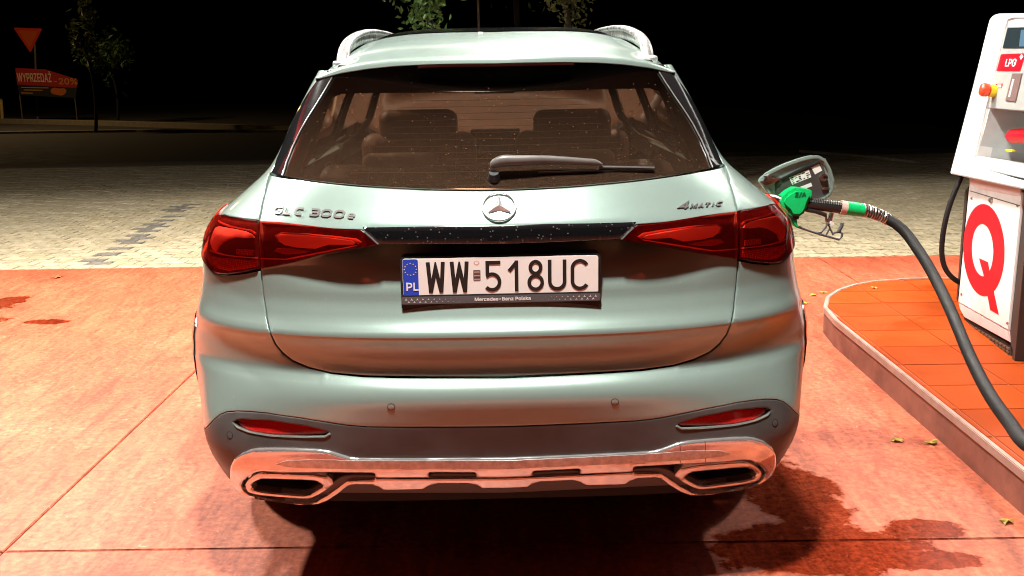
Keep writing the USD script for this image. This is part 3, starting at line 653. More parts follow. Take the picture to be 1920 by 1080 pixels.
skin('diffuser', sym([(936, 905), (600, 905), (600, 922), (620, 930), (700, 928), (936, 928)]), 'cladding', off=-.022, h=.02, thick=.05, edge=.01)
for i, p in enumerate((REFh, mirp(REFh))):
    skin('fog_reflector', p, 'reflector', off=-.014, h=.012, thick=.01, edge=.003)
lipL = one(z5((300, 228), (320, 240), (380, 265), (500, 286), (700, 295), (805, 292), (832, 274), (842, 282), (810, 301), (700, 303), (500, 294), (380, 274), (315, 248)))
pair('reflector_lip', lipL, 'paint', off=.004, h=.012, thick=.012, edge=.002)
def ring_poly(cx, cy, r0_, r1_): return Point(cx, cy).buffer(r1_).difference(Point(cx, cy).buffer(r0_))
for p in ((431, 816), (733.5, 763)):
    c = L([p])[0]; m = 'cladding' if p[0] < 500 else 'paint'
    for sx in (1, -1):
        a = skin('parking_sensor', Point(sx * c[0], c[1]).buffer(.0082), m, off=.0015, h=.005, thick=.006, edge=.0012)
        skin('sensor_ring', ring_poly(sx * c[0], c[1], .0085, .0098), 'black', a, off=.0012, h=.005, thick=.004, edge=.0003)
# tow cover line on the right half of the chrome
for px in (615.5, 568):
    skin('tow_cover_seam', ribbon([(px, 842), (px, 880)], .0012, True), 'black', off=.0108, h=.02, thick=.003, edge=.0002)
# ---- exhaust tips
EXo = one(chaikin(z8((205, 475), (225, 440), (290, 388), (370, 355), (450, 349), (1000, 365), (1112, 455), (1085, 487), (960, 572), (860, 616), (700, 606), (330, 572), (240, 542)), 1))
EXi = one(chaikin(z8((262, 492), (290, 455), (360, 418), (410, 410), (900, 428), (940, 440), (1003, 486), (960, 512), (840, 582), (700, 572), (320, 543)), 1))
for f in ((lambda p: p), mirp):
    e = skin('exhaust_tip', f(EXo.difference(EXi)), 'chrome', off=.006, h=.008, thick=.05, edge=.009, drop=.9)
    skin('exhaust_bore', f(EXi.buffer(.004).difference(EXi.buffer(-.004))), 'shell', e, off=-.02, h=.012, thick=.16, edge=.0005)
    skin('exhaust_depth', f(EXo.buffer(-.004)), 'shell', e, off=-.10, h=.03, thick=.01)
# ---- dark inner body behind the gaps
for nm, z0_, z1_ in (('inner_body', .24, 1.085),):
    R = [S(np.r_[-np.linspace(2.9, 0, 90), np.linspace(0, 2.9, 90)[1:]], np.full(179, zz)) for zz in np.linspace(z0_, z1_, 40)]
    sS = np.r_[-np.linspace(2.9, 0, 90), np.linspace(0, 2.9, 90)[1:]]
    R = [r - SN(sS, np.full(179, zz)) * (.062 if zz < .5 else .075) for r, zz in zip(R, np.linspace(z0_, z1_, 40))]
    obj(nm, gridmesh(R), M['shell'], car, smooth=60)
PILR = one([('s', -.885, 1.09), ('s', -1.18, 1.09), ('s', -1.07, 1.45), ('s', -.885, 1.45)])
pair('pillar_lining', PILR, 'interior', off=-.04, h=.05, thick=.01)
obj('underbody', cat([box(-.74, .74, .50, 4.4, .215, .245), box(-.66, .66, .10, .50, .262, .285)]), M['shell'], car)
# ---- roof
te = np.array([(600, 146), (640, 135.5), (690, 127.5), (740, 122.5), (800, 119.5), (870, 118), (936, 117.5)], float)
yt = lambda x: .315 + .50 * np.abs(x) ** 2.0
def zt_at(x):
    X = -abs(x); lo, hi = 1.2, 1.7
    for _ in range(40):
        m = (lo + hi) / 2; q = proj((X, yt(X), m))
        if q[1] > np.interp(q[0], te[:, 0], te[:, 1]): lo = m
        else: hi = m
    return (lo + hi) / 2
WR = .542
qx = np.linspace(0, 1, 41); ztab = np.array([zt_at(q * WR) for q in qx])
zte = lambda q: np.interp(np.abs(q), qx, ztab)
GD = [0, .004, .012, .05, .16, .175, .20, .40, .60, 1.0, 1.5, 2.0, 2.35, 2.5]
zc0 = ztab[0]
def zc(px_row, y): return zat(px_row, y) - zc0
GV = [0, .012, .017, .026, zc(87, .475), zc(83.5, .49), zc(80, .515), zc(66, .715), zc(57.5, .915), zc(54.5, 1.315), zc(54.5, 1.315) + .002, zc(54.5, 1.315) - .02, .05, .0]
gf = PchipInterpolator(GD, GV)
def roof_pt(q, d):
    x = WR * q; y = yt(x) + d * (2.45 - (yt(x) - .315)) / 2.45
    fall = (1 - np.abs(q) ** 7.0) ** .55
    drop_ = np.abs(q) ** 2 * .0
    return np.stack([x, y, zte(q) + gf(d) * (.06 + .94 * fall)], -1)
qs = np.sin(np.linspace(-PI / 2, PI / 2, 81)); ds = np.r_[0, .002, .004, .008, .012, .02, .03, .05, .09, .13, .155, .162, .168, .175, .182, .19, .2, .22, .26, np.linspace(.3, 2.5, 45)]
R = [roof_pt(qs, np.full(81, d)) for d in ds]
# turn under the trailing edge
und = roof_pt(qs, np.zeros(81))
rows = [und + np.array([0, .09, .004]), und + np.array([0, .03, -.002]), und + np.array([0, .004, -.0035]), und + np.array([0, .0, -.0015])]
rows = rows + R
rows = [np.vstack([r[:1] + [.012, .0, -.05], r[:1] + [0, .0, -.006], r, r[-1:] + [0, .0, -.006], r[-1:] + [-.012, .0, -.05]]) for r in rows]
roof = obj('roof', gridmesh(rows), M['paint'], car, smooth=50)
# side rails of the roof line down to the skin
sun_ = [roof_pt(np.linspace(-.80, .80, 41), np.full(41, d)) + np.array([0, 0, .0035]) for d in np.linspace(.52, 2.3, 30)]
obj('glass_roof', gridmesh(sun_), M['gloss'], roof, smooth=50)
bl = [und[i] for i in range(81) if abs(und[i][0]) < .235]; bl = np.array(bl)
brk = [bl + np.array([0, .012, .000]), bl + np.array([0, .016, -.010]), bl + np.array([0, .030, -.0135])]
obj('brake_light', gridmesh(brk, True), simple('dark_red_lens', (.02, .002, .002), .25), car, smooth=40)
for sx in (-1, 1):
    q0 = .455 / WR
    def rz(x, y):
        q = x / WR; d = (y - yt(x)) * 2.45 / (2.45 - (yt(x) - .315)); return roof_pt(np.array([q]), np.array([d]))[0][2]
    path = [(sx * .478, .585, rz(sx * .478, .585) - .012), (sx * .477, .60, rz(sx * .477, .60) + .008), (sx * .476, .65, rz(.476, .65) + .028), (sx * .474, .74, rz(.474, .74) + .040), (sx * .470, .88, rz(.47, .88) + .044), (sx * .465, 1.1, rz(.465, 1.1) + .044), (sx * .46, 1.6, rz(.46, 1.6) + .045), (sx * .45, 2.1, rz(.45, 2.1) + .04), (sx * .445, 2.3, rz(.445, 2.3) + .02), (sx * .44, 2.38, rz(.44, 2.38) - .01)]
    rail = obj('roof_rail', tube(spline(path, 60), .010, 14, .019), M['alu'], car, smooth=60)
    web = spline([(x, y, z - .022) for x, y, z in path[2:9]], 40)
    obj('rail_web', tube(web, .016, 8, .006), M['alu'], rail, smooth=50)
    obj('rail_foot', rbox(sx * .478 - .026, sx * .478 + .026, .545, .64, rz(.478, .58) - .02, rz(.478, .58) + .003, .01), M['alu'], rail, smooth=60)
anb = at(902, 60, y=.78)
obj('roof_fin', extr(Polygon([(0, 0), (.10, 0), (.085, .012), (.03, .010)]), (anb[0] - .002, .72, rz(0, .74)), (0, 1, 0), (0, 0, 1), -.008, .008), M['paint'], roof, smooth=40)
obj('headlining', gridmesh([roof_pt(np.linspace(-.93, .93, 21), np.full(21, d)) - np.array([0, 0, .03]) for d in np.linspace(.10, 2.4, 20)]), M['interior'], car, smooth=50)
# ---- emblem, badges
def local(px, py, lift=0.0):
    return sz((px, py))
def frame_at(s, z):
    s = np.array([s]); z = np.array([z]); o = S(s, z)[0]; n = SN(s, z)[0]
    e1 = np.array([1.0, 0, 0]); e1 -= n * (e1 @ n); e1 /= np.linalg.norm(e1)
    return o, e1, np.cross(n, e1), n
o, e1, e2, n = frame_at(0.0, sz((936, 389))[1]); o = o + np.array([-.0005, 0, 0])
Rr = .0445
aa = np.linspace(0, 2 * PI, 73)
ringp = [o + e1 * Rr * math.cos(t) + e2 * Rr * math.sin(t) + n * .006 for t in aa]
rm = tube(ringp, .0032, 8, caps=False)
emb = obj('star_emblem', rm, M['emblem'], car, smooth=60)
sp = []
for kx in range(3):
    t = PI / 2 + kx * 2 * PI / 3
    tip = o + (e1 * math.cos(t) + e2 * math.sin(t)) * (Rr - .001) + n * .005
    sd = [o + (e1 * math.cos(t + d) + e2 * math.sin(t + d)) * .0105 + n * .002 for d in (PI / 3, -PI / 3)]
    ctr = o + n * .013; base = o - n * .001
    v = np.array([tip, sd[0], ctr, sd[1], base])
    sp.append(trimesh.Trimesh(v, [[0, 1, 2], [0, 2, 3], [0, 4, 1], [0, 3, 4]], process=False))
star = cat(sp); star.fix_normals()
obj('star', star, M['emblem'], emb)
# stroke letters of the model badges: wide, slanted, squared
GL = {'G': [[(1, .95), (.35, 1), (0, .7), (0, .25), (.3, 0), (.85, 0), (1, .2), (1, .48), (.5, .48)]],
      'L': [[(0, 1), (0, 0), (.95, 0)]], 'C': [[(1, 1), (.3, 1), (0, .7), (0, .25), (.3, 0), (.95, 0)]],
      '3': [[(.05, 1), (.8, 1), (1, .85), (1, .65), (.8, .52), (.2, .52)], [(.8, .52), (1, .38), (1, .18), (.8, 0), (0, 0)]],
      '0': [[(.25, 1), (.75, 1), (1, .78), (1, .22), (.75, 0), (.25, 0), (0, .22), (0, .78), (.25, 1)]],
      'e': [[(.05, .5), (1, .5), (1, .78), (.8, 1), (.2, 1), (0, .78), (0, .22), (.2, 0), (.95, 0)]],
      '4': [[(.75, 0), (.75, 1), (0, .32), (1.05, .32)]], 'M': [[(0, 0), (0, 1), (.5, .35), (1, 1), (1, 0)]], 'A': [[(0, 0), (.5, 1), (1, 0)], [(.2, .33), (.8, .33)]],
      'T': [[(0, 1), (1, 1)], [(.5, 1), (.5, 0)]], 'I': [[(0, 1), (0, 0)]]}
def badge(text, name, par):
    """text: (glyph, left px, base py, width px, height px)"""
    for ch, x, y, w, h in text:
        g = unary_union([LineString([(a * w, b * h) for a, b in st]).buffer(1.75 if h > 9 else 1.2, join_style=2, cap_style=2) for st in GL[ch]])
        for p in polys(g):
            pts2, t = tri2d(p, 2.2)
            def lift(hh):
                V = []
                for a, b in pts2:
                    px, py = x + a + .36 * b, y - b + .062 * a * (1 if x < 900 else -1)
                    s, z = sz((px, py)); V.append(S(np.array([s]), np.array([z]))[0] + SN(np.array([s]), np.array([z]))[0] * hh)
                return np.array(V)
            T_, B_ = lift(.0042), lift(-.001); nb = len(pts2)
            e = trimesh.Trimesh(T_, t, process=False); ed = e.edges_sorted; u, c = np.unique(ed, axis=0, return_counts=True)
            bd = set(map(tuple, u[c == 1])); F_ = [tuple(r) for r in t]
            for tr in t:
                for a, b in ((0, 1), (1, 2), (2, 0)):
                    i, j = tr[a], tr[b]
                    if tuple(sorted((i, j))) in bd: F_ += [(i, nb + i, nb + j), (i, nb + j, j)]
            m = trimesh.Trimesh(np.vstack([T_, B_]), F_, process=False)
            if e.face_normals[:, 1].mean() > 0: m.invert()
            obj(name, m, M['badge'], par)
badge([('G', 513.5, 400, 14, 11.2), ('L', 533, 401.6, 12, 11.2), ('C', 553.5, 402.8, 13, 11.2), ('3', 581, 404.6, 16, 11.2), ('0', 603, 406, 16, 11.2), ('0', 627, 407.6, 16, 11.2), ('e', 653, 409.6, 10.5, 7.4)], 'badge_letter', tail)
badge([('4', 1273.5, 393, 14, 12), ('M', 1294, 391.4, 9, 6.6), ('A', 1308.5, 390, 8, 6.6), ('T', 1320, 388.6, 8.5, 6.6), ('I', 1335, 387.4, 1, 6.6), ('C', 1342, 386.4, 9.5, 6.6)], 'badge_letter', tail)
# ---- number plate
TLp, BRp = at(756, 484.2, y=-.017), at(1119, 550, y=-.017)
pc = np.array([0, -.017, (at(937, 481.8, y=-.017)[2] + at(937, 552.5, y=-.017)[2]) / 2])
PW, PH = .520, at(937, 481.8, y=-.017)[2] - at(937, 552.5, y=-.017)[2]
E1, E2 = np.array([1., 0, 0]), np.array([0., 0, 1.])
O = pc - E1 * PW / 2 - E2 * PH / 2
plate = obj('plate_holder', cat([extr(rrect(-.007, -.046, PW + .007, PH + .004, .012), O + np.array([0, .004, 0]), E1, E2, -.055, 0, .003),
                              extr(rrect(-.006, -.0215, PW + .006, .006, .006), O, E1, E2, -.01, .0045, .002)]), M['black'], car)
obj('holder_front', extr(rrect(-.0055, -.021, PW + .0055, -.0005, .005), O, E1, E2, .0045, .0058, .0008), M['holder'], plate)
obj('number_plate', extr(rrect(0, 0, PW, PH, .007), O, E1, E2, 0, .0030, .0008), M['white'], plate)
pxs = lambda X: (X - 77) / 1740 * PW
obj('country_band', extr(rrect(.0008, .0008, pxs(216), PH - .0008, .006), O, E1, E2, .0030, .0036), M['plate_blue'], plate)
for k in range(12):
    t = PI / 2 + k * PI / 6; r1 = .0158
    st = [((.0023 if i % 2 == 0 else .001) * math.cos(PI / 2 + i * PI / 5) + pxs(148) + r1 * math.cos(t), (.0023 if i % 2 == 0 else .001) * math.sin(PI / 2 + i * PI / 5) + PH * .725 + r1 * math.sin(t)) for i in range(10)]
    obj('band_star', extr(Polygon(st), O, E1, E2, .0036, .0041), M['yellow_ink'], plate)
cap = lambda l, w=.0088, c=2, j=2: LineString(l).buffer(w / 2, cap_style=c, join_style=j)
PHu = PH / 340.0                       # zoomed pixels (340 = plate height) to metres
SXu = PW / 1740.0
def glyph(ch, X0, X1, Yt, Yb):
    w = (X1 - X0) * SXu; h = (Yb - Yt) * PHu; b = .0095; i = b / 2
    if ch == 'W': g = [cap([(i, h), (w * .22, i * .3), (w * .5, h * .80), (w * .78, i * .3), (w - i, h)], .0105, 2, 2)]; g = [unary_union(g).intersection(sbox(-.01, 0, w + .01, h))]
    elif ch == '5': r = w * .5; g = [cap([(w * .96, h - i), (i * 1.2, h - i), (i * 1.2, h * .56)] + [(w * .42 + (w * .58 - i) * math.cos(t), h * .315 + (h * .315 - i) * math.sin(t)) for t in np.radians(np.linspace(125, -140, 26))], b)]
    elif ch == '1': g = [cap([(w - i, 0), (w - i, h)], b), cap([(w - i, h - i), (i * .6, h * .66)], b)]; g = [unary_union(g).intersection(sbox(-.01, 0, w, h))]
    elif ch == '8': g = [cap(arc(w / 2, h * .755, w * .42 - i, h * .245 - i, 0, 360, 30), b), cap(arc(w / 2, h * .275, w / 2 - i, h * .275 - i, 0, 360, 30), b)]
    elif ch == 'U': r = w / 2 - i; g = [cap([(i, h), (i, r + i)] + arc(w / 2, r + i, r, r, 180, 360) + [(w - i, h)], b)]
    elif ch == 'C': r = w / 2 - i; g = [cap(arc(w / 2, h - r - i, r, r, 28, 180) + arc(w / 2, r + i, r, r, 180, 332), b)]
    x0 = (X0 - 77) * SXu; return affinity.translate(unary_union(g), x0, (408 - 2 - Yb) * PHu)
for ch, X0, X1, Yt, Yb in (('W', 287, 453, 98, 374), ('W', 499, 664, 98, 374), ('5', 810, 952, 98, 374), ('1', 1012, 1104, 98, 374), ('8', 1184, 1332, 96, 376), ('U', 1368, 1532, 98, 376), ('C', 1570, 1736, 96, 376)):
    obj('plate_character', extr(glyph(ch, X0, X1, Yt, Yb), O, E1, E2, .0030, .0042, .0004), M['ink'], plate)
def lettering(text, h, o, e1, e2, sxx=1.0, depth=.0008, bold=False, center=False, shear=0.0):
    m = meshkit.text_mesh(text, h, depth, bold); v = np.array(m.vertices) * [sxx, 1, 1]
    if center: v[:, 0] -= (v[:, 0].min() + v[:, 0].max()) / 2
    v[:, 0] += shear * v[:, 1]
    nn_ = np.cross(e1, e2)
    return trimesh.Trimesh(np.asarray(o) + v[:, :1] * np.asarray(e1) + v[:, 1:2] * np.asarray(e2) + v[:, 2:] * nn_, m.faces, process=False)
nrm = np.cross(E1, E2)
obj('country_letters', lettering('PL', .0205, O + E1 * pxs(98) + E2 * PH * .165 + nrm * .0036, E1, E2, 1.05, bold=True), M['white_ink'], plate)
obj('dealer_lettering', lettering('Mercedes-Benz Polska', .0088, O + E1 * pxs(708) - E2 * .0145 + nrm * .0057, E1, E2, 1.12, bold=True), M['white_ink'], plate)
stars = []
for side in (0, 1):
    for k in range(10):
        for r in (0, 1):
            X = 100 + k * 50 + r * 24; sc = np.clip(1.15 - k * .11, .12, 1)
            x = pxs(X); x = PW - x if side else x
            y = -.0075 - r * .007
            for a in (90, 210, 330):
                t = math.radians(a); c, s_ = math.cos(t), math.sin(t); ln = .0044 * sc
                stars.append(Polygon([(x + c * ln, y + s_ * ln), (x - s_ * .0011 * sc, y + c * .0011 * sc), (x + s_ * .0011 * sc, y - c * .0011 * sc)]))
obj('star_pattern', cat([extr(p, O, E1, E2, .0056, .0063) for p in stars]), M['white_ink'], plate)
lg = rrect(pxs(703), PH * .385, pxs(768), PH * .675, .003)
leg = obj('registration_sticker', extr(lg, O, E1, E2, .0030, .0034), M['keypad'], plate)
for k in range(5): obj('sticker_line', extr(sbox(pxs(709), PH * (.42 + k * .048), pxs(762), PH * (.435 + k * .048)), O, E1, E2, .0034, .0037), M['ink' if k % 2 else 'band'], plate)
obj('crest', extr(Polygon(arc(pxs(735), PH * .86, .0075, .006, 0, 360, 20)).difference(Polygon(arc(pxs(735), PH * .87, .005, .004, 0, 360, 16))), O, E1, E2, .0030, .0033), M['band'], plate)
# ---- wiper
def onglass(px, py, lift):
    s, z = sz((px, py)); return S(np.array([s]), np.array([z]))[0] + SN(np.array([s]), np.array([z]))[0] * lift
wp = np.array([onglass(*p) for p in ((921, 327, .030), (930, 321, .036), (960, 317.5, .038), (1000, 315.5, .036), (1050, 314.5, .032), (1095, 315, .027), (1122, 316.5, .022), (1127, 317.5, .020))])
wi = spline(wp, 40); tt = np.linspace(0, 1, 40)
rw = np.interp(tt, [0, .03, .12, .6, .93, 1], [.004, .0125, .0165, .0115, .0095, .003])
wiper = obj('wiper_arm', tube(wi, rw, 14, rw * .85), simple('wiper_plastic', (.10, .09, .082), .38, var=.1), car, smooth=60)
obj('wiper_blade', tube([onglass(x, y, .010) for x, y in ((1122, 317.5), (1160, 318), (1200, 318.8), (1224, 319.6))], .0042, 8, .0055), M['cladding'], wiper, smooth=50)
obj('wiper_blade_rubber', tube([onglass(x, y, .004) for x, y in ((1010, 325.5), (1122, 322), (1224, 322.5))], .0032, 6), M['black'], wiper, smooth=50)
obj('wiper_hub', tube([onglass(926, 336, .0), onglass(926, 333, .022)], [.018, .013], 18), M['black'], wiper, smooth=40)
# ---- wheels
for wx in (-1, 1):
    for wy in (.93, 3.81):
        x0 = wx * .80; wh = UsdGeom.Xform.Define(stage, numbered(str(car.GetPath()) + '/wheel')).GetPrim()
        prof = np.array([(.235, -.10), (.262, -.118), (.33, -.118), (.352, -.10), (.356, -.06), (.356, .06), (.352, .10), (.33, .118), (.262, .118), (.235, .10)])
        ty = trimesh.creation.revolve(np.vstack([prof, prof[:1]]), sections=48); ty.apply_transform(trimesh.transformations.rotation_matrix(PI / 2, [0, 1, 0])); ty.apply_translation([x0, wy, .356])
        obj('tyre', ty, M['tyre'], wh, smooth=40)
        sp_ = [trimesh.creation.cylinder(.236, .16, sections=40)]
        for k in range(5):
            b = trimesh.creation.box([.05, .22, .02]); b.apply_translation([0, .11, wx * .095]); b.apply_transform(trimesh.transformations.rotation_matrix(k * 2 * PI / 5, [0, 0, 1])); sp_.append(b)
        rmh = cat(sp_); rmh.apply_transform(trimesh.transformations.rotation_matrix(PI / 2, [0, 1, 0])); rmh.apply_translation([x0, wy, .356])
        obj('rim', rmh, M['alu'], wh)
# ---- inside: benches, seats, wheel, dashboard
def seat(x, y, w, z1, hz, m):
    st = UsdGeom.Xform.Define(stage, numbered(str(car.GetPath()) + '/seat')).GetPrim()
    b = rbox(-w / 2, w / 2, -.07, .07, 0, z1 - .55, .06, 5); b.apply_transform(trimesh.transformations.rotation_matrix(math.radians(10), [1, 0, 0])); b.apply_translation([x, y, .58])
    obj('backrest', b, m, st, smooth=60)
    obj('seat_cushion', rbox(x - w / 2, x + w / 2, y, y + .52, .45, .60, .05, 4), m, st, smooth=60)
    h = rbox(-w * .34, w * .34, -.05, .05, -.06, hz, .05, 5); h.apply_transform(trimesh.transformations.rotation_matrix(math.radians(6), [1, 0, 0])); h.apply_translation([x, y - .10, z1 + .0])
    obj('headrest', h, m, st, smooth=60)
seat(-.36, 2.25, .54, 1.15, .13, M['leather']); seat(.36, 2.25, .54, 1.15, .12, M['leather'])
bb = rbox(-.66, .66, -.07, .07, 0, .60, .05, 4); bb.apply_transform(trimesh.transformations.rotation_matrix(math.radians(14), [1, 0, 0])); bb.apply_translation([0, 1.25, .53])
bench = obj('rear_bench', bb, M['interior'], car, smooth=60)
for x in (-.36, .30): obj('folded_headrest', rbox(x - .14, x + .14, 1.10, 1.22, 1.10, 1.155, .026, 4), M['leather_tan'], bench, smooth=60)
obj('luggage_cover', box(-.62, .62, .42, 1.12, 1.035, 1.045), M['interior'], car)
obj('dashboard', rbox(-.68, .68, 3.15, 3.55, .80, 1.07, .06, 4), M['interior'], car, smooth=60)
obj('centre_screen', rbox(-.14, .14, 3.10, 3.13, .92, 1.13, .01), M['screen'], car, smooth=60)
swc = np.array([-.36, 2.95, .98]); ang = np.linspace(0, 2 * PI, 49)
obj('steering_wheel', tube([swc + np.array([.185 * math.cos(t), .06 * math.sin(t), .175 * math.sin(t)]) for t in ang], .016, 10, caps=False), M['leather_tan'], car, smooth=60)
obj('interior_mirror', rbox(-.11, .11, 2.86, 2.88, 1.33, 1.40, .008), M['black'], car, smooth=60)
obj('cabin_floor', box(-.70, .70, .5, 3.4, .40, .42), M['interior'], car)

# ---- filler flap, open on the right flank
yp = .70
fl = zxl([(245, 410), (330, 330), (420, 280), (500, 240), (600, 200), (700, 165), (780, 143), (850, 128), (930, 128), (1000, 168), (1060, 270), (1098, 400), (1095, 500), (1060, 570), (1005, 612), (850, 660), (620, 720), (470, 720), (420, 640)], 1380, 270, 6.0)
def onplane(pts, y=yp): return Polygon([(at(px, py, y=y)[0], at(px, py, y=y)[2]) for px, py in pts]).buffer(0)
FR = ((0, 0, 0), (1, 0, 0), (0, 0, 1))     # e1 x e2 = -y: heights run towards the camera
FP = onplane(fl); FP = FP.buffer(-.01).buffer(.01)
flap = obj('filler_flap', cat([extr(FP, (0, yp, 0), *FR[1:], -.010, 0, .002), extr(FP.difference(FP.buffer(-.012)), (0, yp, 0), *FR[1:], 0, .010, .003)]), M['paint'], car, smooth=30)
zz7 = lambda *p: zxl(p, 1380, 270, 6.0)
obj('flap_lining', extr(onplane(zz7((440, 430), (600, 345), (800, 250), (930, 205), (975, 240), (1000, 330), (1035, 430), (1030, 540), (1000, 605), (760, 690), (470, 700), (440, 560))).buffer(-.004).buffer(.004), (0, yp, 0), *FR[1:], 0, .008, .003), M['cladding'], flap, smooth=30)
obj('lining_ridge', extr(onplane(zz7((490, 385), (700, 280), (930, 190), (935, 203), (800, 255), (600, 350), (495, 400))), (0, yp, 0), *FR[1:], .004, .014, .002), M['black'], flap)
for q_ in (((590, 375), (810, 285), (838, 370), (625, 455)), ((690, 490), (835, 432), (850, 470), (720, 520)), ((838, 262), (925, 222), (960, 295), (880, 340))):
    st = obj('flap_sticker', extr(onplane(zz7(*q_)), (0, yp, 0), *FR[1:], .008, .0088), M['label_white'], flap)
rr = random.Random(5)
A, B, C_, D_ = [np.array(p, float) for p in ((590, 375), (810, 285), (838, 370), (625, 455))]
for i in range(4):
    for j in range(5):
        if rr.random() < .75:
            u0_, u1_, v0_, v1_ = .04 + j * .19, .04 + j * .19 + rr.uniform(.08, .17), .08 + i * .23, .08 + i * .23 + rr.uniform(.08, .16)
            qd = [tuple((A * (1 - u) + B * u) * (1 - v) + (D_ * (1 - u) + C_ * u) * v) for u, v in ((u0_, v0_), (u1_, v0_), (u1_, v1_), (u0_, v1_))]
            obj('sticker_print', extr(onplane(zz7(*qd)), (0, yp, 0), *FR[1:], .0088, .0093), M['ink'], flap)
obj('flap_latch', extr(onplane([tuple(p) for p in zz7(*(arc(970, 370, 45, 40, 0, 360, 24)))]).difference(onplane([tuple(p) for p in zz7(*(arc(985, 370, 24, 18, 0, 360, 18)))])), (0, yp, 0), *FR[1:], .008, .022, .002), M['steel'], flap, smooth=30)
obj('flap_hook', extr(onplane(zz7((950, 490), (985, 480), (1025, 485), (1020, 505), (960, 515))), (0, yp, 0), *FR[1:], .008, .016, .002), M['steel'], flap)
obj('flap_hinge', cat([extr(onplane(zz7((255, 415), (330, 395), (420, 365), (480, 375), (485, 400), (400, 440), (300, 455))), (0, yp, 0), *FR[1:], -.01, .02, .004), extr(onplane(zz7((300, 350), (350, 340), (400, 395), (345, 415))), (0, yp, 0), *FR[1:], .0, .03, .004)]), M['steel'], flap, smooth=30)
obj('flap_neck', extr(onplane(zz7((300, 450), (440, 430), (470, 640), (440, 650))), (0, yp, 0), *FR[1:], -.03, -.002), M['black'], flap)

# ================================================================== fuel nozzle and hose
yn = .655
noz0 = at(1490, 385, y=yn)
noz = thing('fuel_nozzle', noz0, 'green headed fuel nozzle pushed into the car, with black grip and hose', 'nozzle')
def np3(X, Y, dy=0.0): return at(1380 + X / 6, 270 + Y / 6, y=yn + dy)
def nozpoly(pts, y0_, y1_, bev=.006, rnd=.004):
    P = Polygon([(np3(*p)[0], np3(*p)[2]) for p in pts]).buffer(0); P = P.buffer(-rnd).buffer(rnd, quad_segs=4)
    return cat([extr(P, (0, yn, 0), (1, 0, 0), (0, 0, 1), 0, -y0_, bev), extr(P, (0, yn, 0), (1, 0, 0), (0, 0, 1), -y1_, 0, 0)])
head = [(480, 640), (510, 580), (570, 530), (645, 487), (740, 495), (830, 512), (832, 565), (795, 640), (770, 720), (740, 772), (690, 806), (618, 806), (585, 790), (562, 740), (530, 715), (495, 680)]
hd = obj('nozzle_head', nozpoly(head, -.030, .030, .010), M['green'], noz, smooth=30)
obj('grade_lettering', lettering('2/A', .0135, np3(655, 590, -.031), (1, 0, 0), (0, 0, 1), 1.25, .0012, center=False, shear=.1), M['green_dark'], hd)
obj('neck_band', nozpoly([(585, 795), (694, 795), (688, 838), (600, 838)], -.022, .022, .003), M['grip'], noz)
obj('nozzle_tail', nozpoly([(603, 838), (672, 838), (675, 895), (705, 938), (690, 945), (655, 925), (622, 880)], -.016, .016, .003), M['green'], noz, smooth=30)
obj('spout', tube([np3(540, 640), np3(440, 600, .01), np3(330, 590, .03)], .011, 16), M['steel'], noz, smooth=50)
ga, gb = np3(760, 668), np3(1180, 714)
grp = obj('grip', tube([ga, ga * .97 + gb * .03, gb * .97 + ga * .03, gb], [.017, .0195, .0195, .018], 20), M['grip'], noz, smooth=40)
for k in range(15):
    c = ga + (gb - ga) * (.08 + k * .062); d = (gb - ga) / np.linalg.norm(gb - ga)
    a_ = np.cross(d, [0, 1, 0]); a_ /= np.linalg.norm(a_); a_ *= np.sign(a_[2]); b_ = np.array([0, -1.0, 0])
    obj('grip_rib', tube([c + (a_ * math.cos(t) + b_ * math.sin(t)) * .0195 for t in np.linspace(-1.1, 1.1, 14)], .0028, 6), M['steel'], grp, smooth=50)
obj('grip_rail', tube([np3(765, 735, -.012), np3(900, 760, -.012), np3(1010, 800, -.012)], .007, 10), M['grip'], noz, smooth=40)
obj('swivel_band', tube([np3(1172, 712), np3(1236, 721)], .0235, 24), M['band'], noz, smooth=40)
obj('collar', tube([np3(1232, 720), np3(1240, 721), np3(1425, 744), np3(1434, 745)], [.021, .0235, .0225, .020], 24), M['green'], noz, smooth=40)
sa = spline([np3(1430, 745), np3(1530, 770), np3(1640, 812), np3(1722, 860)], 120)
hx = []
P_, T_, N_, B_ = frame_along(sa)
for i, t in enumerate(np.linspace(0, 2 * PI * 11, 330)):
    j = i * (len(sa) - 1) / 329; j0 = int(j); rad = np.interp(j / (len(sa) - 1), [0, 1], [.0195, .0165])
    hx.append(P_[j0] + (N_[j0] * math.cos(t) + B_[j0] * math.sin(t)) * rad)
obj('spring_sleeve', tube(sa[::4], np.linspace(.018, .0155, 30), 16), M['rubber'], noz, smooth=50)
obj('spring', tube(hx, .0036, 6), M['steel'], noz, smooth=50)
hp = [(1662, 410, .655), (1690, 428, .62), (1715, 459, .56), (1740, 498, .47), (1765, 545, .36), (1790, 600, .22), (1815, 660, .06), (1842, 716, -.10), (1870, 762, -.25), (1900, 803, -.40), (1932, 838, -.54)]
hpts = [at(a, b, y=c) for a, b, c in hp] + [np.array([1.55, -.85, .55]), np.array([1.95, -.60, .42]), np.array([2.25, .2, .5]), np.array([2.45, 1.0, .85]), np.array([2.5, 1.50, 1.0])]
hose = obj('hose', tube(spline(hpts, 140), .0172, 16), M['rubber'], noz, smooth=60)
gt = lambda pts, r=.004: tube([np3(x, y, -.006) for x, y in pts], r, 8)
